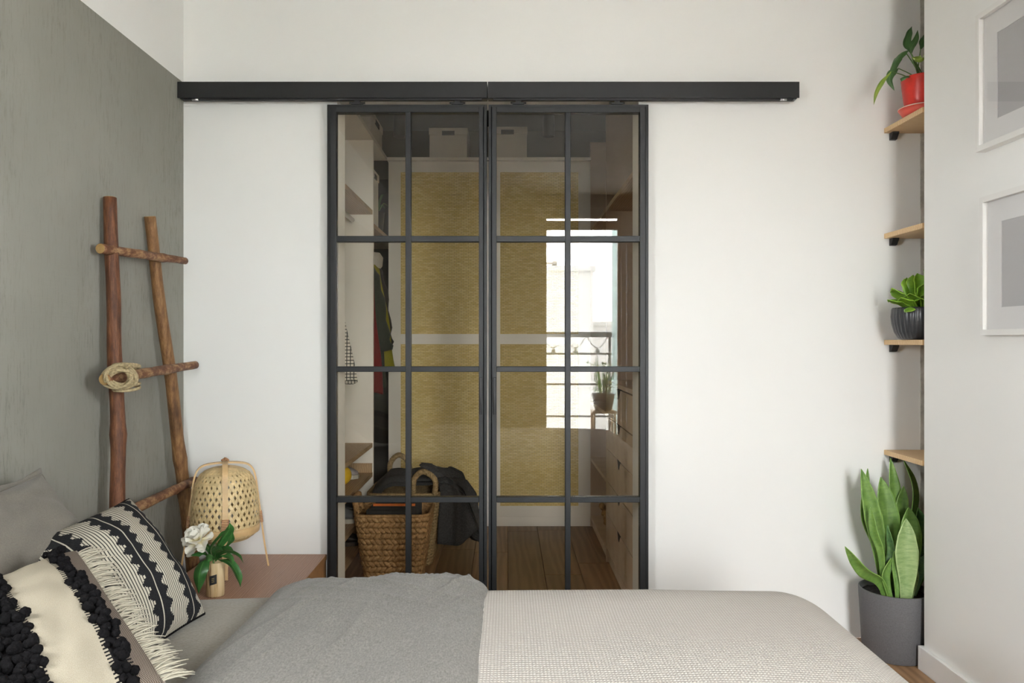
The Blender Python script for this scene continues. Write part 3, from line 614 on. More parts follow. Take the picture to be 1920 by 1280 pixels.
def ellipsoid(mb, c, ax, ay, az, nu=7, nv=5):
    vs = []; fs = []
    for j in range(1, nv):
        p = PI*j/nv
        for i in range(nu): a = 2*PI*i/nu; vs.append(c+ax*(math.cos(p))+ay*(math.sin(p)*math.cos(a))+az*(math.sin(p)*math.sin(a)))
    for j in range(nv-2):
        for i in range(nu): i2 = (i+1) % nu; fs.append((j*nu+i, j*nu+i2, (j+1)*nu+i2, (j+1)*nu+i))
    t = len(vs); vs += [c+ax, c-ax]; fs += [(t, i, (i+1) % nu) for i in range(nu)]+[(t+1, (nv-2)*nu+(i+1) % nu, (nv-2)*nu+i) for i in range(nu)]
    mb.add(vs, fs)
def braid(mb, path, r, strands=3, turns=40, n=8, seg=6):
    pts = smooth_path(path, 90)
    for s in range(strands):
        out = []; up = Vector((0.3, 0.2, 1)).normalized()
        for i, p in enumerate(pts):
            tg = (pts[min(len(pts)-1, i+1)]-pts[max(0, i-1)]).normalized(); a = (up-tg*up.dot(tg)).normalized(); b = tg.cross(a); ph = turns*i/len(pts)+2*PI*s/strands
            out.append(p+a*(r*0.6*math.cos(ph))+b*(r*0.6*math.sin(ph)))
        mb.tube(out, r*0.62, seg)
def basket(name, label, cx, cy, H, tx, ty, bx_, by_, rows, mat, lump, handles, zrim_noise=0.0, coarse=True):
    t = thing(name, label, 'basket', (cx, cy, 0), 'woven baskets on the closet floor')
    c0 = Vector((cx, cy, 0))
    def half(z): f = z/H; return bx_+(tx-bx_)*f, by_+(ty-by_)*f
    for j in range(rows):
        z = (j+0.5)*H/rows; hx, hy = half(z); per = 4*(hx+hy); n = int(per/lump); mb = MB(); dz = H/rows
        tilt = 0.55 if j % 2 else -0.55
        for p, nr in rrect(hx, hy, 0.05, n):
            tg = Vector((-nr.y, nr.x, 0)); ax = (tg*math.cos(tilt)+Vector((0, 0, 1))*math.sin(tilt)); az = nr; ay = az.cross(ax)
            ellipsoid(mb, c0+p+Vector((0, 0, z))+nr*random.uniform(-0.001, 0.002), ax*lump*0.86, ay*dz*0.47, az*0.0075)
        mb.build('braided_row', mat, t, True)
    # lining shell and rim
    mb = MB(); N = 40; vs = []; fs = []
    zs = [H*0.98, H*0.5, 0.012]
    for z in zs:
        hx, hy = half(z)
        for p, nr in rrect(hx-0.006, hy-0.006, 0.045, N): vs.append(c0+p+Vector((0, 0, z)))
    for j in range(2):
        for k in range(N): k2 = (k+1) % N; fs.append((j*N+k, j*N+k2, (j+1)*N+k2, (j+1)*N+k))
    fs.append(tuple(2*N+k for k in range(N))); mb.add(vs, fs); mb.build('lining', mat, t, True)
    hx, hy = half(H); rim = [c0+p+Vector((0, 0, H+0.002)) for p, nr in rrect(hx, hy, 0.05, 48)]; mb = MB(); mb.tube(rim+rim[:1], 0.008, 6, False); mb.build('rim', mat, t, True)
    for hp in handles: mb = MB(); braid(mb, hp, 0.013, 3, 60); mb.build('handle', mat, t, True)
    return t
b1x, b1y = fx(740, 3.68)+0.0, 3.70
basket('basket', 'chunky braided basket holding black folders, nearest the doors', b1x, b1y, 0.345, 0.175, 0.145, 0.125, 0.11, 13, M['hyacinth'], 0.026,
       [[(b1x-0.172, b1y-0.05, 0.34), (b1x-0.185, b1y-0.045, 0.40), (b1x-0.178, b1y, 0.42), (b1x-0.185, b1y+0.05, 0.40), (b1x-0.172, b1y+0.05, 0.34)]])
b2x, b2y = fx(765, 4.15), 4.12
basket('basket', 'finely woven basket with tall handles holding the charcoal blanket', b2x, b2y, 0.37, 0.185, 0.19, 0.14, 0.16, 22, M['seagrass'], 0.018,
       [[(b2x-0.115, b2y+0.185, 0.37), (b2x-0.12, b2y+0.187, 0.47), (b2x-0.07, b2y+0.187, 0.52), (b2x-0.015, b2y+0.187, 0.47), (b2x-0.01, b2y+0.185, 0.37)],
        [(b2x+0.055, b2y-0.185, 0.37), (b2x+0.06, b2y-0.19, 0.45), (b2x+0.105, b2y-0.19, 0.49), (b2x+0.165, b2y-0.19, 0.45), (b2x+0.165, b2y-0.185, 0.37)]])
for k, (dx, dy, h, lab) in enumerate(((-0.01, -0.085, 0.365, 'black folder at the front of the braided basket'), (0.0, -0.02, 0.372, 'black folder with an orange paper edge in the braided basket'), (0.01, 0.05, 0.375, 'black folder at the back of the braided basket'))):
    t = thing('folder', lab, 'folder', (b1x+dx, b1y+dy, 0.03), 'folders in the braided basket'); w_ = 0.11
    mb = MB_boxes([(b1x+dx-w_, b1x+dx+w_, b1y+dy-0.024, b1y+dy-0.021, 0.03, h), (b1x+dx-w_, b1x+dx+w_, b1y+dy+0.021, b1y+dy+0.024, 0.03, h), (b1x+dx-w_, b1x+dx-w_+0.004, b1y+dy-0.021, b1y+dy+0.021, 0.03, h)]); mb.build('cover', M['folder'], t)
    if k == 1: box('paper', M['orange_paper'], b1x+dx-w_+0.01, b1x+dx+w_-0.01, b1y+dy-0.019, b1y+dy-0.009, 0.04, h+0.010, t)
    box('paper', M['folder' if k != 1 else 'label_black'], b1x+dx-w_+0.01, b1x+dx+w_-0.01, b1y+dy+0.0, b1y+dy+0.018, 0.04, h-0.012, t)
# charcoal blanket heaped on the rear basket and hanging over its right side
mb = MB()
def blanket_pt(u, v, s):
    xx = interp([(0, -0.165), (0.5, 0.13), (0.62, 0.215), (0.72, 0.30), (1, 0.375)], u); zz = interp([(0, 0.40), (0.12, 0.465), (0.4, 0.475), (0.55, 0.475), (0.64, 0.455), (0.74, 0.40), (1, 0.155)], u)
    yy = (v-0.5)*interp([(0, 0.30), (0.5, 0.36), (0.75, 0.36), (1, 0.26)], u)
    edge = 1-abs(v*2-1)**4; zz = zz-(1-edge)*0.06*(1-u)+0.02*math.sin(v*11+u*5)*u+0.022*noise.noise(Vector((u*5, v*4, 1.3)))+0.012*math.sin(v*19+u*2)*(1 if u > 0.6 else 0.2)
    if u > 0.62: xx += 0.028*math.sin(v*16+1)*(u-0.62)/0.38-0.10*(v-0.3)*(u-0.62)
    return Vector((b2x+xx, b2y-0.01+yy, zz-s*0.022))
mb.grid(60, 40, lambda u, v: blanket_pt(u, v, 0)); mb.grid(60, 40, lambda u, v: blanket_pt(u, v, 1), flip=True)
bl = thing('blanket', 'charcoal blanket draped over the rear basket', 'blanket', (b2x, b2y, 0.2)); mb.build('throw', M['charcoal_wool'], bl, True, fixn=False)
mb = MB()
for k in range(5):
    u0 = 0.985; pts = [blanket_pt(u0, v/20, 0.5)+Vector((0, 0, 0.012*k-0.02)) for v in range(21)]; mb.tube(pts, 0.013, 6)
mb.build('folded_hem', M['charcoal_wool'], bl, True)
mb = MB(); vs = []; fs = []; na = 44
for j in range(25):
    f = j/24; cx_ = b2x+interp([(0, 0.13), (0.2, 0.23), (0.45, 0.275), (1, 0.285)], f); cz_ = interp([(0, 0.475), (0.12, 0.482), (0.25, 0.45), (0.5, 0.34), (1, 0.13)], f); hw = interp([(0, 0.05), (0.25, 0.075), (0.6, 0.088), (1, 0.098)], f)
    for k in range(na):
        a = 2*PI*k/na; rp_ = 1+0.16*math.sin(a*5+1+f*2)+0.07*math.sin(a*9+f*3); vs.append((cx_+hw*math.cos(a)*rp_, b2y-0.11+0.065*math.sin(a)*rp_, cz_+0.055*math.cos(a)*-1*(1-f)*0.9+(0.022*math.sin(a*2+1)+0.05*math.cos(a))*f))
for j in range(24):
    for k in range(na): k2 = (k+1) % na; fs.append((j*na+k, j*na+k2, (j+1)*na+k2, (j+1)*na+k))
fs += [tuple(range(na)), tuple(24*na+k for k in range(na))]; mb.add(vs, fs); mb.build('hanging_fold', M['charcoal_wool'], bl, True)
# ---------------------------------------------------------------- drawers and shelves along the closet's right wall
XD, Y0, Y1, Y2 = 0.523, 3.19, 4.03, 4.80; RX = XCR-0.003
ch = thing('drawer_unit', 'pale closet drawer unit with scooped handles and open shelves on the right', 'drawers', (0.82, 4.0, 0)); BM = M['birch']
box('end_panel', BM, XD, RX, Y0-0.02, Y0, 0, 2.4, ch); box('divider', BM, XD, RX, Y1, Y1+0.02, 0, 2.4, ch); box('end_panel', BM, XD, RX, Y2, Y2+0.018, 0, 2.4, ch)
box('back_panel', BM, RX-0.006, RX, Y0, Y2, 0, 2.4, ch); box('plinth', BM, XD+0.012, XD+0.03, Y0, Y2, 0, 0.05, ch)
box('bottom_board', BM, XD, RX-0.006, Y1+0.02, Y2, 0.05, 0.07, ch, 0.001); box('bottom_board', BM, XD+0.02, RX-0.006, Y0, Y1, 0.05, 0.07, ch)
box('drawer_top', BM, XD, RX-0.006, Y0, Y1, 0.935, 0.955, ch, 0.001)
for z in (0.415, 0.765): box('shelf', BM, XD, RX-0.006, Y1+0.02, Y2, z, z+0.02, ch, 0.001)
for z in (1.84,): box('shelf', M['oak_dark'], XD, RX-0.006, Y1+0.02, Y2, z, z+0.022, ch, 0.001); box('shelf', M['oak_dark'], XD, RX-0.006, Y0, Y1, z, z+0.022, ch, 0.001)
zl = [0.075, 0.258, 0.43, 0.597, 0.765, 0.932]
for k in range(5):
    z0, z1 = zl[k]+0.0028, zl[k+1]-0.0028; yc = (Y0+Y1)/2; s = 0.075; dp = 0.045
    poly = [(Y0+0.003, z0), (Y1-0.003, z0), (Y1-0.003, z1), (yc+s, z1), (yc+s*0.72, z1-dp*0.35), (yc+s*0.45, z1-dp*0.92), (yc+s*0.25, z1-dp), (yc-s*0.25, z1-dp), (yc-s*0.45, z1-dp*0.92), (yc-s*0.72, z1-dp*0.35), (yc-s, z1), (Y0+0.003, z1)]
    d = MB().extrude(poly, 0, XD, XD+0.018).build('drawer', BM, ch, bevel=0.001)
    MB().extrude([(yc+s*0.985, z1), (yc+s*0.70, z1-dp*0.33), (yc+s*0.43, z1-dp*0.90), (yc+s*0.25, z1-dp*0.98), (yc-s*0.25, z1-dp*0.98), (yc-s*0.43, z1-dp*0.90), (yc-s*0.70, z1-dp*0.33), (yc-s*0.985, z1)], 0, XD+0.006, XD+0.0178).build('scoop_shade', M['carcass_shade'], d)  # dark plate added for the shade inside the scoop
    MB_boxes([(XD+0.0182, XD+0.024, Y0+0.01, Y1-0.01, z0+0.003, z1-0.002), (XD+0.0245, RX-0.05, Y0+0.02, Y0+0.032, z0+0.01, z1-0.05), (XD+0.0185, RX-0.05, Y1-0.032, Y1-0.02, z0+0.01, z1-0.05), (XD+0.0185, RX-0.05, Y0+0.032, Y1-0.032, z0+0.005, z0+0.012)]).build('drawer_box', M['carcass_shade'], d)  # includes a dark front board added to deepen the scoop shade
dwd = thing('driftwood', 'gnarled golden wood ornament on the lowest open shelf of the drawer unit', 'ornament', (0.60, 4.42, 0.07)); 
for k in range(3):
    mb = MB()
    for q in range(4):
        a = k*2.1+q*0.9; pts = [Vector((0.60+0.05*math.cos(a+w_*0.9)*(0.3+w_*0.25), 4.40+0.06*math.sin(a+w_*0.8)*(0.3+w_*0.25)+0.03*(k-1), 0.088+0.03*w_+0.01*q)) for w_ in range(4)]
        mb.tube(smooth_path(pts, 10), [0.016+0.004*math.sin(i*2.3+q) for i in range(11)], 7)
    mb.build('wood_knot', M['driftwood'], dwd, True)
# ceiling spots in the closet
for px, lab in ((749, 'dark cylinder ceiling spot left of the white boxes'), (1029, 'dark cylinder ceiling spot right of the white boxes')):
    c = Vector((fx(px, 4.3), 4.3, fz(256, 4.3))); t = thing('ceiling_spot', lab, 'spotlight', (c.x, c.y, 2.62), 'ceiling spots in the closet')
    MB().lathe([(0.0015, 0.012), (0.026, 0.012), (0.03, 0), (0.033, 0), (0.033, 0.115), (0.03, 0.118)], c, 24, cap0=False, cap1=True).build('housing', M['dark_plastic'], t, True)
    MB().lathe([(0.008, 0.118), (0.008, 2.612-c.z), (0.035, 2.614-c.z), (0.035, 2.6195-c.z)], c, 16, cap1=True).build('stem', M['dark_plastic'], t)
# ---------------------------------------------------------------- bed
BX0, BX1, BY0, BY1, ZM = -1.24, 0.825, 0.20, 2.085, 0.493
bed = thing('bed', 'bed with a fitted grey-brown linen sheet along the grey wall', 'bed', ((BX0+BX1)/2, (BY0+BY1)/2, 0))
box('bed_base', M['bed_fabric'], BX0, BX1-0.02, BY0+0.03, BY1-0.03, 0.10, 0.29, bed, 0.015)
for x in (BX0+0.08, BX1-0.1):
    for y in (BY0+0.1, BY1-0.1): MB().lathe([(0.02, 0), (0.028, 0.099)], (x, y, 0), 12, cap1=True).build('leg', M['dark_plastic'], bed, True)
def over(u, v, cx0, cx1, cy0, cy1, r, top):
    """drape flat cloth coordinates over a box with rounded edges (core rectangle cx0..cx1, cy0..cy1)"""
    c = Vector((min(max(u, cx0), cx1), min(max(v, cy0), cy1), 0)); w = Vector((u, v, 0))-c; d = w.length
    if d < 1e-9: return Vector((u, v, top))
    n = w/d; a = min(d/r, PI/2); return Vector((c.x+n.x*r*math.sin(a), c.y+n.y*r*math.sin(a), top-r*(1-math.cos(a))-max(0, d-r*PI/2)))
def wr(x, y, k=0.0): return noise.noise(Vector((x*3.1+k, y*2.7-k, k)))
mb = MB(); R = 0.12
def mpt(u, v):
    x = BX0+R-0.22+u*(BX1-BX0-2*R+0.44); y = BY0+R-0.22+v*(BY1-BY0-2*R+0.44)
    p = over(x, y, BX0+R, BX1-R, BY0+R, BY1-R, R, ZM)
    if -1.2 < x < -0.4:
        f = min(1, (x+1.2)/0.2)*min(1, (-0.4-x)/0.1); p.z += f*0.006*noise.noise(Vector((x*3+y*2, y*9-x*3, 4)))+f*0.004*math.sin(y*26+x*17+2*noise.noise(Vector((x*4, y*4, 0))))*max(0, noise.noise(Vector((x*5, y*3, 9))))
    return p
mb.grid(110, 110, mpt).build('mattress', M['sheet'], bed, True)
# beige waffle bedspread over the foot half
bs_ = thing('bedspread', 'beige waffle bedspread spread over the foot of the bed', 'bedspread', (0.4, 1.15, 0.1)); mb = MB(); TOPB = 0.513
U0, U1, V0, V1 = -0.20, 1.18, BY0-0.22, BY1+0.24
def bpt(u, v, lift=0.0):
    x = U0+u*(U1-U0); y = V0+v*(V1-V0); p = over(x, y, -1, 0.683, BY0+0.15, 2.10-0.165, 0.19, TOPB+lift)
    inside = max(0, min(1, (0.9-p.x)/0.5))*max(0, min(1, (BY1+0.02-p.y)/0.25)); p.z += 0.012*inside*math.sin(PI*max(0, min(1, (x+0.2)/1.1)))+0.007*wr(x, y, 3)*inside
    if p.z < 0.36: k = (0.36-p.z)/0.3; q = 0.014*k*math.sin((x+y)*14); p.x += q*(1 if x > 0.7 else 0)+0.0; p.y += q*(1 if y > 2 else 0)
    return p
mb.grid(120, 150, bpt, lambda u, v: (u*(U1-U0), v*(V1-V0))); mb.build('waffle_cover', M['waffle'], bs_, True, solid=0.006, fixn=False)
# grey duvet folded back across the bed
dv = thing('duvet', 'grey jersey duvet folded back across the middle of the bed', 'duvet', (-0.32, 1.15, 0.3)); mb = MB()
DX0, DX1, DV0, DV1 = -0.612, -0.042, BY0-0.1, 2.3
def dpt(u, v):
    y = DV0+v*(DV1-DV0); e = abs(2*u-1); prof = max(0.0, 1-e**5)**0.5; hh = 0.052*prof
    x = DX0+(DX1-DX0)*u+0.012*math.sin(y*4.1)*(1-u)+0.008*wr(0.3, y*2, 5)
    p = over(x, y, -3, 3, BY0+0.13, 2.10-0.15, 0.135, ZM+0.004)
    nrm = over(x, y, -3, 3, BY0+0.13, 2.10-0.15, 0.135+hh, ZM+0.004+hh) if True else p
    p = nrm; far = max(0, (y-1.7)/0.4); lo = max(0, u-0.75)*4
    p.z += 0.018*lo*prof*max(0, 1-abs(y-1.96)/0.14)                                # lifted corner at the fold's far end
    dg = x*1.0+y*0.62                                                             # diagonal pull creases
    cr = 0.0*math.sin(dg*85+7*noise.noise(Vector((x*2.2, y*2.2, 0))))*max(0, noise.noise(Vector((x*4+2, y*2.5, 3))))
    for ang, kk, sd in ((0.30, 62, 0), (0.55, 90, 4), (0.12, 45, 8)):
        q = 1-abs(math.sin((x-ang*y)*kk/2+2.2*noise.noise(Vector((x*2.4, y*1.6, sd))))); mk = max(0, noise.noise(Vector((x*5+sd, y*2.2, sd+3)))+0.12)
        p.z += prof*0.009*mk*max(0, (q-0.45)/0.55)**1.6
    q = 1-abs(math.sin((y+0.35*x)*38+1.5*noise.noise(Vector((x*4, y*3, 6))))); p.z += prof*0.0055*max(0, (y-1.72)/0.25)*max(0, (q-0.4)/0.6)**1.5*(0.4+u)
    p.z += prof*(0.011*cr+0.014*noise.noise(Vector((x*3.5-y*2.2, y*1.4+x, 7)))+0.003*noise.noise(Vector((x*9, y*5, 2))))
    return p
mb.grid(130, 280, dpt, lambda u, v: (u*0.6, v*2.2)); mb.build('duvet_fold', M['grey_jersey'], dv, True, fixn=False)
# ---------------------------------------------------------------- cushions
class Pillow:
    def __init__(s, bl, br, tr, tl, T, pull=0.07, seed=0, wrinkle=0.006, pw=0.42, flipn=False):
        s.c = [Vector(q) for q in (bl, br, tr, tl)]; s.T = T; s.pull = pull; s.seed = seed; s.w = wrinkle; s.pw = pw
        s.n = ((s.c[1]-s.c[0]).cross(s.c[3]-s.c[0])).normalized()*(-1 if flipn else 1)
    def at(s, u, v, side=1, lift=0.0):
        a, b = 2*u-1, 2*v-1; a2 = a*(1-s.pull*(1-b*b)); b2 = b*(1-s.pull*(1-a*a)); U, V = (a2+1)/2, (b2+1)/2
        p = s.c[0]*(1-U)*(1-V)+s.c[1]*U*(1-V)+s.c[2]*U*V+s.c[3]*(1-U)*V
        q = max(0, (1-a*a)*(1-b*b)); t = s.T*q**s.pw
        t += s.w*min(1, q*4)*(noise.noise(Vector((u*5+s.seed, v*5, s.seed)))+0.5*noise.noise(Vector((u*11+s.seed, v*9, s.seed+2))))
        return p+s.n*(side*(t+0.002)+lift)
    def build(s, name, mat, parent, n=56, backmat=None):
        mb = MB(); mb.grid(n, n, lambda u, v: s.at(u, v, 1), lambda u, v: (u, v), flip=False)
        if backmat is None: mb.grid(n, n, lambda u, v: s.at(u, v, -1), lambda u, v: (u, v), flip=True)
        o = mb.build(name, mat, parent, True, fixn=False)
        if backmat:
            mb = MB(); mb.grid(n, n, lambda u, v: s.at(u, v, -1), lambda u, v: (u, v), flip=True); mb.build('back_cover', backmat, parent, True, fixn=False)
        return o
    def seam(s, mat, parent, r=0.004, n=40, lift=0):
        pts = [s.at(i/n, 0, 0, lift) for i in range(n)]+[s.at(1, i/n, 0, lift) for i in range(n)]+[s.at(1-i/n, 1, 0, lift) for i in range(n)]+[s.at(0, 1-i/n, 0, lift) for i in range(n+1)]
        MB().tube(pts, r, 6, False).build('seam', mat, parent, True)
# sleeping pillow against the grey wall
pa = thing('pillow', 'plain grey-brown linen pillow propped against the grey wall', 'pillow', (-1.08, 1.55, 0.46))
g = Pillow((-0.97, 1.20, 0.55), (-0.985, 1.93, 0.55), (-1.145, 1.89, 0.828), (-1.165, 1.25, 0.79), 0.075, 0.05, 3, 0.012, 0.5); g.build('linen_case', M['pillow_linen'], pa)
g.seam(M['pillow_linen'], pa, 0.004)
mb = MB()                                                           # flat flange along the top and far edge
pts = [g.at(0, 1, 0)]+[g.at(i/20, 1, 0) for i in range(21)]; out = Vector((-0.004, 0.004, 0.013)); mb.grid(20, 2, lambda u, v: g.at(u, 1, 0)+out*v*(1+0.3*math.sin(u*20))); mb.build('flange', M['pillow_linen'], pa, True, solid=0.004, fixn=False)
# black and white zigzag cushion
pb = thing('cushion', 'black and cream zigzag woven cushion in front of the grey pillow', 'cushion', (-0.9, 1.75, 0.46))
g = Pillow(P(383, 1150, 1.85), P(186, 1300, 1.45), P(5, 1040, 1.63), P(241, 936, 2.04), 0.085, 0.06, 5, 0.006, 0.45, flipn=False)
if g.n.x < 0: g.n = -g.n
g.build('woven_cover', M['zigzag'], pb, 70, M['zig_back']); g.seam(M['black_yarn'], pb, 0.0035)
# cream cushion with tufted bands and a fringe
pcn = thing('cushion', 'cream cushion with black pompom bands and fringed tweed border', 'cushion', (-0.8, 1.25, 0.46))
g3 = Pillow((-0.70, 0.84, 0.545), P(308, 1283, 1.27), P(143, 1035, 1.60), (-1.03, 1.18, 0.66), 0.085, 0.04, 8, 0.007, 0.42)
if g3.n.z < 0: g3.n = -g3.n
g3.build('wool_cover', M['cream_tuft'], pcn, 64, M['tweed']); g3.seam(M['tweed'], pcn, 0.004)
mb = MB(); rr = random.Random(4)
ellipsoid(mb, Vector((0, 0, 0)), Vector((0.0078, 0, 0)), Vector((0, 0.0078, 0)), Vector((0, 0, 0.0078)), 14, 10)
mb.v = [tuple(Vector(v)*(1+0.22*(noise.noise(Vector(v)*260)))) for v in mb.v]; pom = mb.build('pompom_source', M['black_yarn'], None, True); pme = pom.data; bpy.data.objects.remove(pom)
def poms(u0, rows, du, n):
    for r_ in range(rows):
        for k in range(n):
            v = (k+0.5+(0.5 if r_ % 2 else 0))/n
            if v > 0.985: continue
            u = u0+(r_-(rows-1)/2)*du+rr.uniform(-0.006, 0.006); s_ = rr.uniform(0.85, 1.2)
            inst('pompom', pme, g3.at(u, v, 1, 0.005), (rr.uniform(0, 6), rr.uniform(0, 6), 0), pcn, (s_, s_, s_))
poms(0.845, 2, 0.03, 38); poms(0.46, 6, 0.030, 36)
def fringe(n, v0, v1, ln, seed):
    r_ = random.Random(seed); mb = MB(); c = g3.at(0.5, 0.5, 0)
    for k in range(n):
        v = v0+(v1-v0)*(k+r_.random())/n; p = g3.at(1.0, v, 0)+g3.n*r_.uniform(-0.002, 0.004); d = (p-g3.at(0.8, v, 0)).normalized()+(g3.at(1, min(1, v+0.05), 0)-g3.at(1, max(0, v-0.05), 0)).normalized()*r_.uniform(-0.35, 0.35)
        L = ln*r_.uniform(0.75, 1.15); pts = [p]; q = p.copy(); dz = r_.uniform(-0.1, 0.5)
        for i in range(5): d = (d+Vector((r_.uniform(-.12, .12), r_.uniform(-.12, .12), -0.10+dz*0.10))).normalized(); q = q+d*(L/5); pts.append(q.copy())
        mb.tube(pts, [0.0017, 0.0017, 0.0016, 0.0015, 0.0012, 0.0006], 4, True)
    o = mb.build('fringe', M['cream_yarn'], pcn, True); o['kind'] = 'stuff'
fringe(260, 0.01, 0.99, 0.062, 2)
# ---------------------------------------------------------------- branch ladder
ld = thing('ladder', 'rustic branch ladder leaning on the grey wall', 'ladder', (-1.17, 2.62, 0))
def pole(a, b, r0, r1, mat, seed, name='pole', cutname=None, n=46, knots=3):
    r_ = random.Random(seed); pts = []; rad = []; a, b = Vector(a), Vector(b); kp = [r_.random() for _ in range(knots)]
    for i in range(n+1):
        t = i/n; w = min(1, t*6)*min(1, (1-t)*6)
        pts.append(a.lerp(b, t)+Vector((noise.noise(Vector((t*4, seed, 0))), noise.noise(Vector((t*4, seed, 5))), 0))*0.011*w)
        base = r0+(r1-r0)*t+0.0016*noise.noise(Vector((t*14, seed, 2)))
        for k in kp: base += 0.0035*math.exp(-((t-k)*70)**2)
        rad.append(lambda an, base=base, t=t: base*(1+0.06*noise.noise(Vector((math.cos(an)*1.3, math.sin(an)*1.3+seed, t*10)))))
    mb = MB(); mb.tube(pts, rad, 16); o = mb.build(name, mat, ld, True)
    for e, q in ((pts[0], pts[1]), (pts[-1], pts[-2])):
        d = (e-q).normalized(); rr_ = r0*0.93 if e == pts[0] else r1*0.93
        MB().tube([e-d*0.002, e+d*0.0012], rr_, 16).build('cut_end', M['cut_wood'], o)
    return o
pole((-1.150, 2.325, 0.0), (-1.232, 2.384, 1.602), 0.0245, 0.0195, M['bark_red'], 3)
pole((-1.165, 2.945, 0.0), (-1.236, 2.66, 1.588), 0.026, 0.0185, M['bark_gold'], 9)
pole(P(188, 466, 2.31), P(347, 489, 2.80), 0.0155, 0.0125, M['bark_rung'], 14, 'rung', n=24)
pole(P(196, 711, 2.25), P(366, 684, 2.86), 0.0175, 0.0145, M['bark_rung'], 21, 'rung', n=24)
pole(P(205, 975, 2.23), P(366, 900, 2.88), 0.0175, 0.0145, M['bark_rung'], 27, 'rung', n=24)
# rope lashing round the middle rung and the pole
mb = MB(); c = P(221, 708, 2.27); fr_ = Vector((0.92, 0.39, 0)); vw = (Vector((0, 0, CAMZ))-c).normalized()
for k in range(6):                                                   # turns laid side by side round the rung end, crossing behind the pole
    pts = []; sx_ = 0.024+0.0042*k; sz_ = 0.019+0.0032*k
    for i in range(49):
        a = 2*PI*i/48; pts.append(c+fr_*(sx_*math.cos(a)*1.05+0.004)+Vector((0, 0, sz_*math.sin(a)+0.003*math.sin(a*2+k)))+vw*(0.010-0.0045*abs(k-2)+0.006*math.sin(a*3+k*1.7)))
    mb.tube(pts, 0.0047, 7, False)
for k in range(4):                                                   # round the pole itself
    pts = [c+fr_*0.0+Vector((0.036*math.cos(2*PI*i/40)+0.0, 0.034*math.sin(2*PI*i/40)+0.052, (-0.034, -0.026, 0.026, 0.034)[k]+0.006*math.sin(2*PI*i/40+k))) for i in range(41)]
    mb.tube(pts, 0.0047, 7, False)
pts = smooth_path([c+Vector((0.03, -0.01, 0.028)), c+Vector((0.045, -0.012, 0.04)), c+Vector((0.052, -0.008, 0.034))], 8); mb.tube(pts, 0.0042, 7)
mb.build('rope_lashing', M['rope'], ld, True)
# ---------------------------------------------------------------- bedside table
TZ, TX0, TX1, TY0, TY1 = 0.33, -1.145, -0.701, 2.42, 2.985
ns = thing('bedside_table', 'low walnut bedside table in the corner', 'table', ((TX0+TX1)/2, (TY0+TY1)/2, 0))
box('table_top', M['walnut'], TX0, TX1, TY0, TY1, TZ-0.02, TZ, ns, 0.0015)
box('side_panel', M['walnut_edge'], TX0+0.001, TX0+0.019, TY0+0.002, TY1, 0, TZ-0.02, ns); box('side_panel', M['walnut_edge'], TX1-0.019, TX1-0.001, TY0+0.002, TY1, 0, TZ-0.02, ns)
box('back_panel', M['walnut'], TX0+0.019, TX1-0.019, TY1-0.012, TY1, 0.02, TZ-0.02, ns); box('bottom_panel', M['walnut'], TX0+0.019, TX1-0.019, TY0+0.02, TY1-0.012, 0.02, 0.04, ns)
dr = box('drawer_front', M['walnut'], TX0+0.021, TX1-0.021, TY0+0.002, TY0+0.02, 0.045, TZ-0.023, ns, 0.001); MB().lathe([(0.006, 0), (0.012, 0.012), (0.012, 0.016)], ((TX0+TX1)/2, TY0-0.016, 0.17), 12, cap1=True).build('knob', M['dark_plastic'], dr)
box('edge_band', M['walnut_edge'], TX1, TX1+0.002, TY0, TY1, TZ-0.02, TZ-0.001, ns)
# ---------------------------------------------------------------- bamboo lamp
lc = Vector((-1.021, 2.785, TZ+0.0005)); f2 = Vector((0.344, -0.939, 0)); f1 = Vector((0.939, 0.344, 0))
lp = thing('table_lamp', 'woven bamboo table lamp with crossing bent straps', 'lamp', lc)
prof = [(0.045, 0.104), (0.085, 0.113), (0.106, 0.128), (0.1165, 0.15), (0.1185, 0.18), (0.117, 0.22), (0.1135, 0.26), (0.108, 0.295), (0.100, 0.323), (0.086, 0.347), (0.066, 0.362), (0.040, 0.371), (0.014, 0.374)]
acc = [0]
for a, b in zip(prof, prof[1:]): acc.append(acc[-1]+math.hypot(b[0]-a[0], b[1]-a[1]))
LT = acc[-1]; rt = [(s/LT, p[0]) for s, p in zip(acc, prof)]; zt_ = [(s/LT, p[1]) for s, p in zip(acc, prof)]
mb = MB(); NS = 34; DT = 2*PI/NS; K = 1.75; rl = random.Random(12)
for fam in (1, -1):
    for i in range(NS):
        ww = 0.0138*rl.uniform(0.85, 1.1); vs = []; fs = []; n = 44
        for q in range(n+1):
            s = q/n; r = interp(rt, s); th = i*DT+fam*K*s; par = i+((i*DT+2*fam*K*s)/DT) if fam == 1 else i+((i*DT-2*K*s)/DT)
            off = 0.0014*math.cos(PI*par)*fam; hw = ww*min(1, 0.25+r/0.10)/2
            for e in (-1, 1):
                d = e*hw/max(r, 0.012)*0.9; s2 = s; vs.append(lc+Vector((math.cos(th+d)*(r+off), math.sin(th+d)*(r+off), interp(zt_, s)+off*0.3-0*e)))
            if q: fs.append((2*q-2, 2*q-1, 2*q+1, 2*q))
        mb.add(vs, fs)
shade = mb.build('woven_shade', M['bamboo'], lp, False, solid=0.0008, fixn=False); shade['kind'] = 'stuff'
MB().lathe([(0.1188, 0.137), (0.1205, 0.150), (0.1205, 0.164), (0.1180, 0.164), (0.1175, 0.150), (0.1188, 0.137)], lc, 48, cap0=False).build('lower_band', M['bamboo_strap'], lp, True)
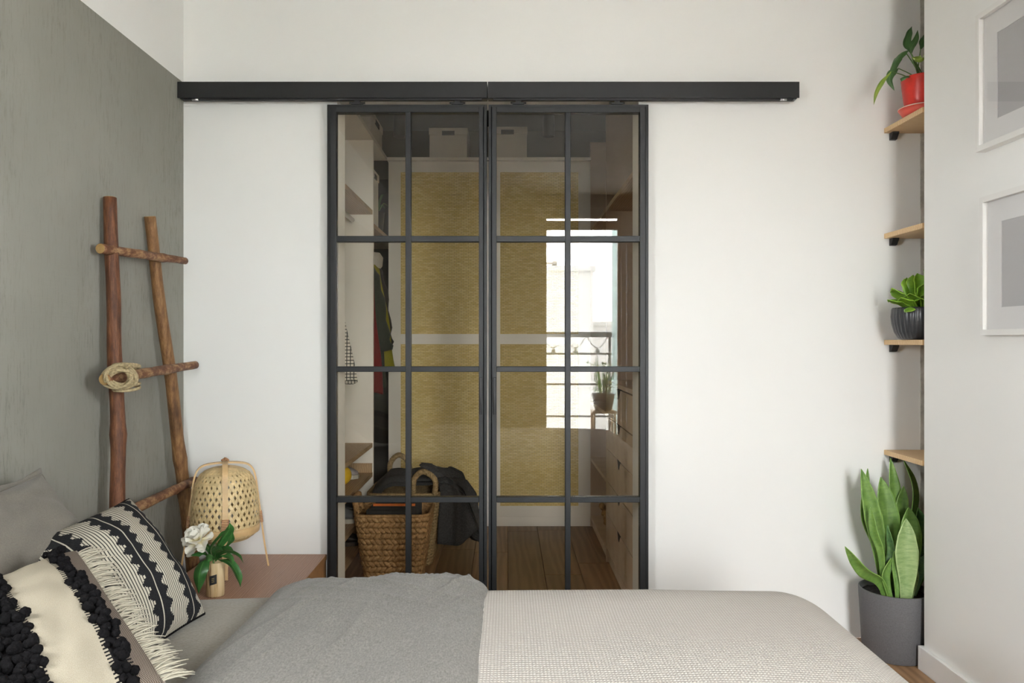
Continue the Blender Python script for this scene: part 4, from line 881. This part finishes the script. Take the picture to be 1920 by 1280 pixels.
def strap(d, name='strap'):
    rz_ = [(0.150, 0.0), (0.134, 0.10), (0.122, 0.20), (0.113, 0.27), (0.106, 0.325), (0.095, 0.36), (0.075, 0.379), (0.04, 0.386), (0, 0.3875)]
    pts = [lc+d*r+Vector((0, 0, z)) for r, z in rz_]+[lc-d*r+Vector((0, 0, z)) for r, z in reversed(rz_[:-1])]; pts = smooth_path(pts, 60)
    tw = Vector((-d.y, d.x, 0)); mb = MB(); vs = []; fs = []
    for i, p in enumerate(pts):
        tg = (pts[min(60, i+1)]-pts[max(0, i-1)]).normalized(); nr = tw.cross(tg)
        for a, b in ((-1, -1), (1, -1), (1, 1), (-1, 1)): vs.append(p+tw*(a*0.0095)+nr*(b*0.0030))
    for i in range(60):
        for k in range(4): k2 = (k+1) % 4; fs.append((i*4+k, i*4+k2, i*4+4+k2, i*4+4+k))
    fs += [(0, 1, 2, 3), (240, 241, 242, 243)]; mb.add(vs, fs); o = mb.build(name, M['bamboo_strap'], lp)
    for s in (1, -1):
        mb = MB()
        for k in range(7):
            z = 0.165+k*0.006; r = interp([(0, 0.150), (0.1, 0.134), (0.2, 0.122), (0.27, 0.113)], 0) if False else 0.134+(0.122-0.134)*(z-0.10)/0.10; q = lc+d*(s*r)+Vector((0, 0, z))
            mb.tube([q+tw*0.011+d*0.0035, q-tw*0.011+d*0.0035, q-tw*0.011-d*0.0035, q+tw*0.011-d*0.0035, q+tw*0.011+d*0.0035], 0.0022, 6)
        mb.build('rattan_wrap', M['bamboo_wrap'], o)
    return o
strap(f1); lc.z += 0.003; strap(f2); lc.z -= 0.003
mb = MB()
for k in range(3): q = lc+Vector((0, 0, 0.394+k*0.0015)); a = k*1.05; d = Vector((math.cos(a), math.sin(a), 0))*0.014; mb.tube([q-d, q-d*0.3+Vector((0, 0, 0.006)), q+d*0.3+Vector((0, 0, 0.006)), q+d], 0.003, 6)
mb.build('binding_knot', M['bamboo_wrap'], lp, True)
MB().lathe([(0.03, 0.15), (0.034, 0.18), (0.02, 0.215), (0.017, 0.25), (0.017, 0.372)], lc, 20, cap1=True).build('lamp_holder', M['sole_white'], lp, True)
# ---------------------------------------------------------------- wooden vase
vc = Vector((fx(404, 2.50), 2.50, TZ+0.0005)); vh = fz(1052, 2.5)-TZ
vs_ = thing('vase', 'small pale wooden vase with a black label', 'vase', vc)
MB().lathe([(0.027, 0), (0.0285, 0.004), (0.0285, vh-0.003), (0.0272, vh), (0.024, vh-0.001), (0.023, vh-0.02), (0.022, 0.01)], vc, 32).build('turned_body', M['vase_wood'], vs_, True)
mb = MB(); r_ = 0.0290
def lab(u, v, r): a = -PI/2+0.10+(u-0.5)*0.8+0.0; return (vc.x+r*math.cos(a), vc.y+r*math.sin(a), vc.z+vh*0.36+v*0.030+0.006*u)
mb.grid(8, 2, lambda u, v: lab(u, v, r_)).build('label_patch', M['label_black'], vs_, False, solid=0.0006, fixn=False)
mb = MB()
for k in range(3): mb.grid(6, 1, lambda u, v, k=k: lab(0.32+u*0.36, 0.28+k*0.18+v*0.06, r_+0.0006))
mb.build('label_print', M['label_ink'], vs_, False, fixn=False)
# ---------------------------------------------------------------- peony stem
pe = thing('peony', 'cut white peony with glossy leaves in the wooden vase', 'flower', vc+Vector((0, 0, 0.05)))
top = vc+Vector((0, 0, vh)); fc = P(372, 1013, 2.50)
MB().tube(smooth_path([vc+Vector((0, 0, 0.02)), top+Vector((-0.006, -0.002, 0.0)), top.lerp(fc, 0.6)+Vector((0.006, 0, 0.006)), fc-Vector((0, 0, 0.012))], 14), 0.0028, 7).build('stem', M['stem'], pe, True)
rp = random.Random(31)
for k in range(34):
    ring = k/34; pol = math.radians(12+ring*98); az = k*2.39996; d = Vector((math.sin(pol)*math.cos(az), math.sin(pol)*math.sin(az), math.cos(pol)))
    ax = Vector((-0.25, -0.55, 0.8)).normalized(); q = Vector((0, 0, 1)).rotation_difference(ax); d = q @ d
    L = 0.034+0.028*ring*rp.uniform(0.75, 1.2); bend = ax*(0.010*(1-ring))
    p0 = fc+d*0.003; p1 = fc+d*L*0.55+bend; p2 = fc+d*L+bend*1.5+Vector((rp.uniform(-1, 1), rp.uniform(-1, 1), rp.uniform(-1, 1)))*0.006
    sd = d.cross(ax); sd = sd if sd.length > 0.05 else Vector((1, 0, 0))
    leaf('petal', M['petal'], [p0, p1, p2], 0.038*rp.uniform(0.8, 1.2), pe, prof=[(0, 0.25), (0.35, 0.75), (0.7, 1.0), (0.9, 0.8), (1, 0.35)], side=sd, gutter=0.28*(1 if rp.random() < 0.75 else -1), nu=6, n=7, wavy=0.05)
Y = 2.50
LV = [([(404, 1052, 2.5), (412, 1020, 2.49), (428, 995, 2.485), (431, 980, 2.48)], 0.036, (0.6, 0.5, 0)), ([(402, 1052, 2.5), (396, 1032, 2.49), (415, 1005, 2.47), (433, 990, 2.46)], 0.034, (0.5, -0.5, 0.5)),
      ([(398, 1048, 2.5), (384, 1050, 2.46), (374, 1075, 2.43), (372, 1112, 2.43)], 0.046, (1, 0.1, 0.1)), ([(408, 1048, 2.5), (428, 1052, 2.46), (444, 1075, 2.45), (451, 1100, 2.45)], 0.030, (0.8, -0.2, 0.3)),
      ([(406, 1046, 2.5), (425, 1036, 2.48), (445, 1042, 2.46), (457, 1056, 2.45)], 0.028, (0.3, -0.8, 0.6)), ([(404, 1048, 2.5), (412, 1034, 2.47), (428, 1030, 2.45), (440, 1034, 2.44)], 0.026, (0.1, -0.6, 0.8)),
      ([(400, 1050, 2.5), (392, 1038, 2.47), (392, 1046, 2.44), (398, 1050, 2.43)], 0.022, (0.9, 0, 0.2)), ([(398, 1048, 2.5), (384, 1036, 2.48), (370, 1036, 2.46), (358, 1041, 2.45)], 0.026, (0, -0.7, 0.7)),
      ([(401, 1050, 2.5), (399, 1030, 2.52), (408, 1018, 2.53), (420, 1012, 2.53)], 0.028, (0.4, 0.6, 0.4)), ([(399, 1050, 2.5), (390, 1030, 2.51), (382, 1024, 2.52), (374, 1030, 2.52)], 0.024, (0.2, 0.7, 0.5))]
LV += [([(406, 1047, 2.5), (420, 1026, 2.46), (432, 1012, 2.44), (436, 996, 2.43)], 0.024, (0.7, 0.1, 0.5)), ([(402, 1049, 2.5), (400, 1036, 2.46), (410, 1030, 2.43), (420, 1033, 2.42)], 0.024, (0.3, -0.6, 0.7)), ([(405, 1050, 2.5), (418, 1040, 2.47), (432, 1046, 2.45), (436, 1062, 2.44)], 0.02, (0.8, -0.4, 0.2))]
for pth, w_, sd in LV: leaf('leaf', M['peony_leaf'], [P(*q) for q in pth], w_, pe, prof=[(0, 0.12), (0.25, 0.55), (0.55, 1.0), (0.8, 0.75), (1, 0.02)], side=sd, gutter=0.22, wavy=0.03)
# ---------------------------------------------------------------- oak shelves in the right-hand corner
XS = fx(1656.5, YB)
def shelf(label, pytop_wall, n):
    z1 = fz(pytop_wall, YB); z0 = z1-0.019
    t = thing('wall_shelf', label, 'shelf', ((XS+2.05)/2, 2.85, z0), 'oak shelves in the corner')
    box('board', M['oak'], XS, 2.075, YE+0.018, YB-0.0045, z0, z1, t, 0.001)
    for x in (fx(1672, YB), 1.95):
        MB().extrude([(YB-0.0045, z0-0.0002), (YB-0.034, z0-0.0002), (YB-0.034, z0-0.006), (YB-0.018, z0-0.026), (YB-0.0045, z0-0.028)], 0, x-0.012, x+0.012).build('bracket', M['dark_plastic'], t)
    return z1
z_s1 = shelf('top oak shelf carrying the red pot', 241.5, 1); z_s2 = shelf('empty oak shelf between the red pot and the ribbed grey pot', 438.5, 2)
z_s3 = shelf('oak shelf at eye level carrying the ribbed grey pot', 637.0, 3); z_s4 = shelf('lowest oak shelf above the tall snake plant', 842.5, 4)
# ---------------------------------------------------------------- red pot with peace lily
rc = Vector((fx(1728, 2.83), 2.83, z_s1+0.0003)); t = thing('potted_plant', 'peace lily in a red pot on the top oak shelf', 'plant', rc)
MB().lathe([(0.056, 0.0), (0.064, 0.004), (0.078, 0.026), (0.0735, 0.026), (0.06, 0.007), (0.03, 0.006)], rc, 40).build('saucer', M['red_saucer'], t, True)
MB().lathe([(0.0735, 0.026), (0.079, 0.026), (0.0795, 0.029), (0.0735, 0.029)], rc, 40, cap0=False).build('saucer_rim', M['saucer_rim'], t, True)
MB().lathe([(0.040, 0.0075), (0.050, 0.010), (0.060, 0.055), (0.067, 0.11), (0.069, 0.135), (0.0685, 0.139), (0.064, 0.137), (0.062, 0.12)], rc, 40).build('pot', M['red_pot'], t, True)
MB().lathe([(0.0005, 0.122), (0.0625, 0.122)], rc, 24, cap0=False).build('soil', M['soil'], t)
def stemleaf(pth, w, mat, side, stem_to=1, twist=0.0, **k):
    pts = [P(*q) for q in pth]; base = Vector((rc.x+random.uniform(-0.02, 0.02), rc.y+random.uniform(-0.02, 0.02), rc.z+0.12))
    MB().tube(smooth_path([base, base.lerp(pts[0], 0.5)+Vector((0, 0, 0.006)), pts[0]], 10), [0.0026-0.0001*i for i in range(11)], 6).build('stem', M['stem'], t, True)
    leaf('leaf', mat, pts, w, t, prof=[(0, 0.15), (0.2, 0.75), (0.45, 1.0), (0.75, 0.65), (1, 0.02)], side=side, gutter=0.2, twist=twist, wavy=0.04, **k)
stemleaf([(1706, 95, 2.80), (1694, 97, 2.78), (1681, 114, 2.755), (1671, 137, 2.75)], 0.030, M['lily_leaf'], (0.9, -0.3, 0.3))
stemleaf([(1671, 134, 2.76), (1656, 150, 2.75), (1644, 172, 2.745), (1638, 197, 2.75)], 0.018, M['lily_young'], (0.9, -0.3, 0.3))
stemleaf([(1698, 98, 2.80), (1686, 104, 2.78), (1676, 125, 2.77), (1668, 140, 2.77)], 0.030, M['lily_leaf'], (0.8, -0.4, 0.4))
stemleaf([(1684, 128, 2.80), (1676, 130, 2.78), (1668, 148, 2.77), (1677, 170, 2.77)], 0.030, M['lily_leaf'], (1, -0.2, 0.1))
stemleaf([(1705, 96, 2.84), (1698, 85, 2.84), (1703, 65, 2.84), (1710, 49, 2.84)], 0.034, M['lily_leaf'], (1, 0.2, 0))
stemleaf([(1709, 100, 2.82), (1708, 90, 2.82), (1717, 75, 2.82), (1721, 56, 2.82)], 0.026, M['lily_leaf'], (1, -0.4, 0))
stemleaf([(1726, 92, 2.80), (1727, 82, 2.80), (1733, 72, 2.80), (1737, 60, 2.80)], 0.036, M['lily_leaf'], (1, 0.3, 0))
stemleaf([(1710, 108, 2.79), (1720, 111, 2.77), (1731, 108, 2.75), (1738, 98, 2.74)], 0.024, M['lily_young'], (0.3, -0.9, 0.3))
stemleaf([(1702, 143, 2.79), (1698, 142, 2.78), (1693, 146, 2.77), (1690, 153, 2.77)], 0.026, M['lily_leaf'], (0.8, -0.5, 0))
# ---------------------------------------------------------------- ribbed grey pot with bird's-nest snake plant
gc = Vector((fx(1723, 2.83), 2.83, z_s3+0.0003)); t = thing('potted_plant', 'short bright green plant in a ribbed dark grey pot', 'plant', gc)
hp = [(0.055, 0.0), (0.068, 0.004), (0.082, 0.028), (0.090, 0.06), (0.0925, 0.085), (0.0905, 0.112), (0.0885, 0.118), (0.084, 0.116), (0.082, 0.10)]
MB().lathe(hp, gc, 128, rfun=lambda a, i: 1+(0.018*math.cos(a*32) if 0 < i < 6 else 0)).build('pot', M['grey_ceramic'], t, True); MB().lathe([(0.0005, 0.104), (0.083, 0.104)], gc, 24, cap0=False).build('soil', M['soil'], t)
rn = random.Random(2); NL = [((1695, 522), 0.04, 1), ((1720, 512), 0.0, 1), ((1732, 505), -0.01, 1), ((1712, 515), 0.03, 1), ((1672, 540), -0.03, 1.3), ((1664, 562), -0.02, 1.1), ((1699, 585), -0.085, 0.8), ((1705, 550), -0.07, 1.2), ((1735, 530), -0.05, 1.2),
      ((1742, 548), -0.06, 1.2), ((1700, 520), 0.05, 1.1), ((1750, 515), 0.02, 1.1), ((1688, 558), -0.08, 1.1), ((1760, 560), -0.03, 1.1), ((1745, 500), 0.03, 1.0), ((1726, 560), -0.085, 1.0)]
for k, ((px, py), dy, ws) in enumerate(NL):
    tip = P(px, py, gc.y+dy); b = Vector((gc.x, gc.y, gc.z+0.105)); out = (tip-b); out.z = 0; out = out.normalized() if out.length > 0.01 else Vector((0, -1, 0))
    mid = b.lerp(tip, 0.55)+Vector((0, 0, 0.018))+out*0.008
    leaf('leaf', M['nest_leaf'], [b+out*0.012, mid, tip], 0.050*ws, t, prof=[(0, 0.45), (0.35, 0.9), (0.65, 1.0), (0.85, 0.65), (1, 0.03)], side=(-out.y, out.x, 0), gutter=0.22, solid=0.0015, wavy=0.03, n=14)
# ---------------------------------------------------------------- tall snake plant in a grey pot on the floor
sc_ = Vector((1.432, 2.838, 0.0003)); t = thing('potted_plant', 'tall snake plant in a matte grey pot on the floor', 'plant', sc_); H = 0.245
MB().lathe([(0.104, 0), (0.109, 0.004), (0.122, H-0.004), (0.121, H), (0.116, H), (0.114, H-0.02), (0.110, H-0.05)], sc_, 64).build('pot', M['grey_pot'], t, True)
mb = MB(); mb.grid(40, 40, lambda u, v: (lambda a, r: (sc_.x+r*math.cos(a), sc_.y+r*math.sin(a), H-0.022+0.008*noise.noise(Vector((r*60*math.cos(a), r*60*math.sin(a), 1)))))(2*PI*u, 0.001+0.1135*v)); mb.build('soil', M['soil'], t, True)
def zz(x, y): return 1540+x/2.666, 800+y/2.666
SL = [  # zoomed pixel path (base .. tip), distance from camera at base and tip, width, material, side
 ([(335, 850), (290, 770), (205, 715), (118, 598)], 2.80, 2.76, 0.050, 'snake_leaf', (0.6, -0.5, 0.6)),
 ([(318, 800), (290, 620), (250, 420), (200, 210)], 2.84, 2.84, 0.064, 'snake_leaf', (1, -0.3, 0)),
 ([(325, 800), (270, 600), (215, 430), (232, 208)], 2.90, 2.92, 0.052, 'snake_leaf', (1, 0.5, 0)),
 ([(345, 820), (345, 620), (325, 420), (297, 250)], 2.87, 2.88, 0.082, 'snake_leaf', (1, -0.2, 0)),
 ([(370, 820), (385, 600), (370, 380), (346, 155)], 2.91, 2.93, 0.058, 'snake_leaf', (1, 0.3, 0)),
 ([(420, 820), (425, 600), (462, 330), (411, 165)], 2.92, 2.93, 0.055, 'snake_leaf', (1, 0.6, 0)),
 ([(390, 830), (395, 600), (398, 420), (412, 295)], 2.90, 2.92, 0.056, 'snake_leaf', (1, 0.1, 0)),
 ([(440, 830), (445, 650), (440, 520), (437, 402)], 2.85, 2.86, 0.080, 'snake_leaf', (1, -0.3, 0)),
 ([(470, 830), (495, 650), (495, 520), (484, 403)], 2.88, 2.90, 0.070, 'snake_dark', (1, 0.5, 0)),
 ([(420, 888), (427, 740), (422, 600), (424, 458)], 2.775, 2.77, 0.080, 'snake_pale', (1, -0.35, 0)),
 ([(352, 868), (325, 740), (352, 640), (330, 488)], 2.80, 2.81, 0.034, 'snake_dark', (0.8, -0.6, 0)),
 ([(350, 872), (325, 790), (318, 730), (350, 655)], 2.785, 2.79, 0.038, 'snake_leaf', (1, 0.2, 0)),
 ([(378, 882), (378, 780), (372, 700), (365, 620)], 2.78, 2.79, 0.026, 'snake_leaf', (1, -0.2, 0)),
 ([(442, 865), (462, 790), (465, 730), (452, 690)], 2.79, 2.80, 0.036, 'snake_pale', (1, 0.4, 0)),
 ([(455, 840), (485, 760), (500, 690), (540, 630)], 2.82, 2.84, 0.050, 'snake_dark', (0.6, -0.6, 0.5)),
 ([(310, 730), (300, 640), (262, 520), (245, 400)], 2.80, 2.80, 0.030, 'snake_leaf', (0.7, -0.7, 0)),
 ([(470, 800), (540, 640), (560, 520), (570, 420)], 2.87, 2.88, 0.06, 'snake_leaf', (1, 0.3, 0))]
for k, (pth, ya, yb2, w_, mt, sd) in enumerate(SL):
    n = len(pth); pts = []
    for i, q in enumerate(pth):
        a, b = zz(*q); pts.append(P(a, b, ya+(yb2-ya)*i/(n-1)))
    b0 = pts[0]; r = Vector((b0.x-sc_.x, b0.y-sc_.y, 0)); 
    if r.length > 0.085: r = r.normalized()*0.085
    pts[0] = Vector((sc_.x+r.x, sc_.y+r.y, H-0.035))
    leaf('leaf', M[mt], pts, w_, t, prof=[(0, 0.40), (0.2, 0.58), (0.45, 0.9), (0.62, 1.0), (0.82, 0.74), (0.94, 0.34), (1, 0.02)], side=sd, gutter=0.16, solid=0.0025, n=26, nu=8, twist=0.25 if k % 2 else -0.2)
# ---------------------------------------------------------------- framed pictures on the right wall
def picture(label, Yo, zb, zt, ln=0.50):
    x1, x0 = XR-0.0005, XR-0.03; fw = 0.017; t = thing('picture_frame', label, 'picture', (x1-0.015, Yo-ln/2, zb), 'white framed pictures on the right wall')
    y1, y0 = Yo, Yo-ln
    MB_boxes([(x0, x1, y1-fw, y1, zb, zt), (x0, x1, y0, y0+fw, zb, zt), (x0, x1, y0+fw, y1-fw, zb, zb+fw), (x0, x1, y0+fw, y1-fw, zt-fw, zt)]).build('frame', M['frame_white'], t)
    a = y0+fw+0.0003, y1-fw-0.0003, zb+fw+0.0003, zt-fw-0.0003; mw = 0.062
    MB_boxes([(x0+0.016, x0+0.0185, a[0], a[0]+mw, a[2], a[3]), (x0+0.016, x0+0.0185, a[1]-mw, a[1], a[2], a[3]), (x0+0.016, x0+0.0185, a[0]+mw, a[1]-mw, a[2], a[2]+mw*1.05), (x0+0.016, x0+0.0185, a[0]+mw, a[1]-mw, a[3]-mw*1.05, a[3])]).build('mat_board', M['mat_white'], t)
    box('print', M['print_grey'], x0+0.019, x0+0.021, *a, parent=t); box('glass_pane', M['frame_glass'], x0+0.0115, x0+0.0135, *a, parent=t)
XPF = XR-0.03
Ya = F*XPF/(1829-CX); picture('upper white framed picture with a plain grey print', Ya, fz(286, Ya), fz(30, Ya))
Yb = F*XPF/(1836-CX); picture('lower white framed picture with a plain grey print', Yb, fz(628.5, Yb), fz(371, Yb))
# ---------------------------------------------------------------- what the glass doors mirror: curtain, balcony, houses
cu = thing('curtain', 'blue-grey curtain beside the balcony door', 'curtain', (1.36, YW+0.07, 0.02)); mb = MB()
mb.grid(80, 6, lambda u, v: (1.285+u*0.17, YW+0.07+0.03*math.sin(u*38)+0.008*math.sin(u*91), 0.02+v*2.568)); mb.build('drape', M['curtain'], cu, True, solid=0.003, fixn=False)
MB().tube([(0.1, YW+0.07, 2.60), (1.46, YW+0.07, 2.60)], 0.011, 10).build('curtain_rod', M['steel_grey'], cu, True)
rv = thing('balcony_wall', 'teal painted side wall of the balcony', 'wall', (1.4, -3.3, -0.1))
box('teal_panel', M['teal'], 1.36, 1.48, -4.0, -2.605, -0.1, 2.6, rv); box('coping', M['house_white'], 1.35, 1.49, -4.02, -2.605, 2.6, 2.64, rv)
bf = MB().box(-1.5, 1.34, -3.95, -2.6, -0.12, 0.0).build('balcony_floor', M['stone']); tag(bf, 'pale paved balcony floor outside the balcony door', 'balcony')
ry = -3.85; L = 2*2.965-ry
rl_ = thing('balcony_railing', 'grey balcony railing with a wide top rail', 'railing', (0.2, ry, 0))
box('top_rail', M['steel_grey'], -1.5, 1.34, ry-0.03, ry+0.03, CAMZ+(640-632)/F*L, CAMZ+(640-622)/F*L, rl_, 0.003)
for py in (663, 720, 780): z = CAMZ+(640-py)/F*L; box('rail_bar', M['steel_grey'], -1.5, 1.34, ry-0.01, ry+0.01, z-0.012, z+0.012, rl_)
for x in (-1.4, -0.55, 0.35, 1.31): box('post', M['steel_grey'], x-0.015, x+0.015, ry-0.015, ry+0.015, 0.0003, CAMZ+(640-632)/F*L, rl_)
sl = thing('string_light', 'string of bulbs hanging from the balcony railing', 'string light', (0.6, ry+0.05, 1.0)); zt2 = CAMZ+(640-628)/F*L
pts = []
for k in range(3):
    a = 0.45+k*0.28
    for i in range(9): q = i/8; pts.append(Vector((a+q*0.28, ry+0.045, zt2-0.16*4*q*(1-q))))
MB().tube(pts, 0.004, 6).build('cable', M['dark_plastic'], sl, True)
for k in range(3): c = Vector((0.45+k*0.28+0.14, ry+0.045, zt2-0.16-0.085)); MB().lathe([(0.012, 0), (0.03, 0.015), (0.032, 0.04), (0.016, 0.065), (0.014, 0.085)], c, 16, cap1=True).build('bulb', M['bulb'], sl, True)
# planter on a stool, leafy stems against the light
pcx, pcy = 1.19, -3.05
st_ = thing('stool', 'low wooden stool under the balcony planter', 'stool', (pcx-0.06, pcy, 0)); box('seat', M['oak_dark'], pcx-0.2, pcx+0.08, pcy-0.14, pcy+0.14, 0.325, 0.35, st_, 0.004)
for dx in (-0.18, 0.06):
    for dy in (-0.12, 0.12): MB().tube([(pcx+dx, pcy+dy, 0.0003), (pcx+dx, pcy+dy, 0.325)], 0.014, 8).build('leg', M['oak_dark'], st_)
pt_ = thing('planter', 'dark planter with grassy flowering stems on the balcony', 'planter', (pcx-0.06, pcy, 0.3505)); oc = Vector((pcx-0.06, pcy, 0.3505))
MB().lathe([(0.09, 0), (0.10, 0.005), (0.135, 0.19), (0.137, 0.2), (0.13, 0.198), (0.125, 0.17)], oc, 32).build('pot', M['grey_ceramic'], pt_, True); MB().lathe([(0.0005, 0.172), (0.126, 0.172)], oc, 20, cap0=False).build('soil', M['soil'], pt_)
ro = random.Random(8)
for k in range(26):
    a = ro.uniform(0, 6.28); r = ro.uniform(0.01, 0.09); b = oc+Vector((r*math.cos(a), r*math.sin(a), 0.172)); h = ro.uniform(0.22, 0.5); d = Vector((math.cos(a), math.sin(a), 0))*ro.uniform(0.02, 0.13)
    leaf('grass_blade', M['nest_leaf'] if k % 2 else M['snake_dark'], [b, b+d*0.4+Vector((0, 0, h*0.6)), b+d+Vector((0, 0, h))], 0.016, pt_, side=(-math.sin(a), math.cos(a), 0), n=8, nu=2)
mb = MB()
for k in range(320):
    a = ro.uniform(0, 6.28); r = ro.uniform(0.0, 0.2); q = oc+Vector((r*math.cos(a), r*math.sin(a), ro.uniform(0.22, 0.56))); s = ro.uniform(0.008, 0.02)
    d1 = Vector((ro.uniform(-1, 1), ro.uniform(-1, 1), ro.uniform(-1, 1))).normalized(); d2 = d1.orthogonal().normalized(); mb.add([q-d1*s, q+d2*s*0.6, q+d1*s, q-d2*s*0.6], [(0, 1, 2, 3)])
o = mb.build('small_leaves', M['snake_dark'], pt_, False, fixn=False); o['kind'] = 'stuff'
# houses across the street
def house(label, x0, x1, y0, y1, z1, mat, extra=None):
    t = thing('house', label, 'building', ((x0+x1)/2, (y0+y1)/2, -6), 'houses across the street')
    box('walls', M[mat], x0, x1, y0, y1, -6, z1, t); box('parapet', M[mat], x0-0.1, x1+0.1, y0-0.1, y1+0.1, z1, z1+0.2, t)
    return t
D_ = 24.0; Lh = 2*2.965+D_
def hx_(px): return (px-CX)/F*Lh
def hz_(py): return CAMZ+(640-py)/F*Lh
h1 = house('tall white house with a roof chimney', -6, hx_(1112), -D_-8, -D_, hz_(508), 'house_white')
box('chimney', M['house_grey'], hx_(1040), hx_(1049), -D_-2, -D_-1.5, hz_(508)+0.2, hz_(482), h1); box('roof_beam', M['house_grey'], hx_(1022), hx_(1049), -D_-1.5, -D_-1.4, hz_(488), hz_(485), h1)
h2 = house('lower white house with a sloping roof wing', hx_(1118), 14, -D_-22, -D_-10, hz_(600), 'house_white'); box('dormer', M['house_grey'], hx_(1140), hx_(1158), -D_-12, -D_-10.2, hz_(600)+0.2, hz_(580), h2)
gr = MB().box(-60, 60, -80, -2.6, -6.2, -6.0).build('street', M['stone']); tag(gr, 'pale street far below the balcony', 'street')
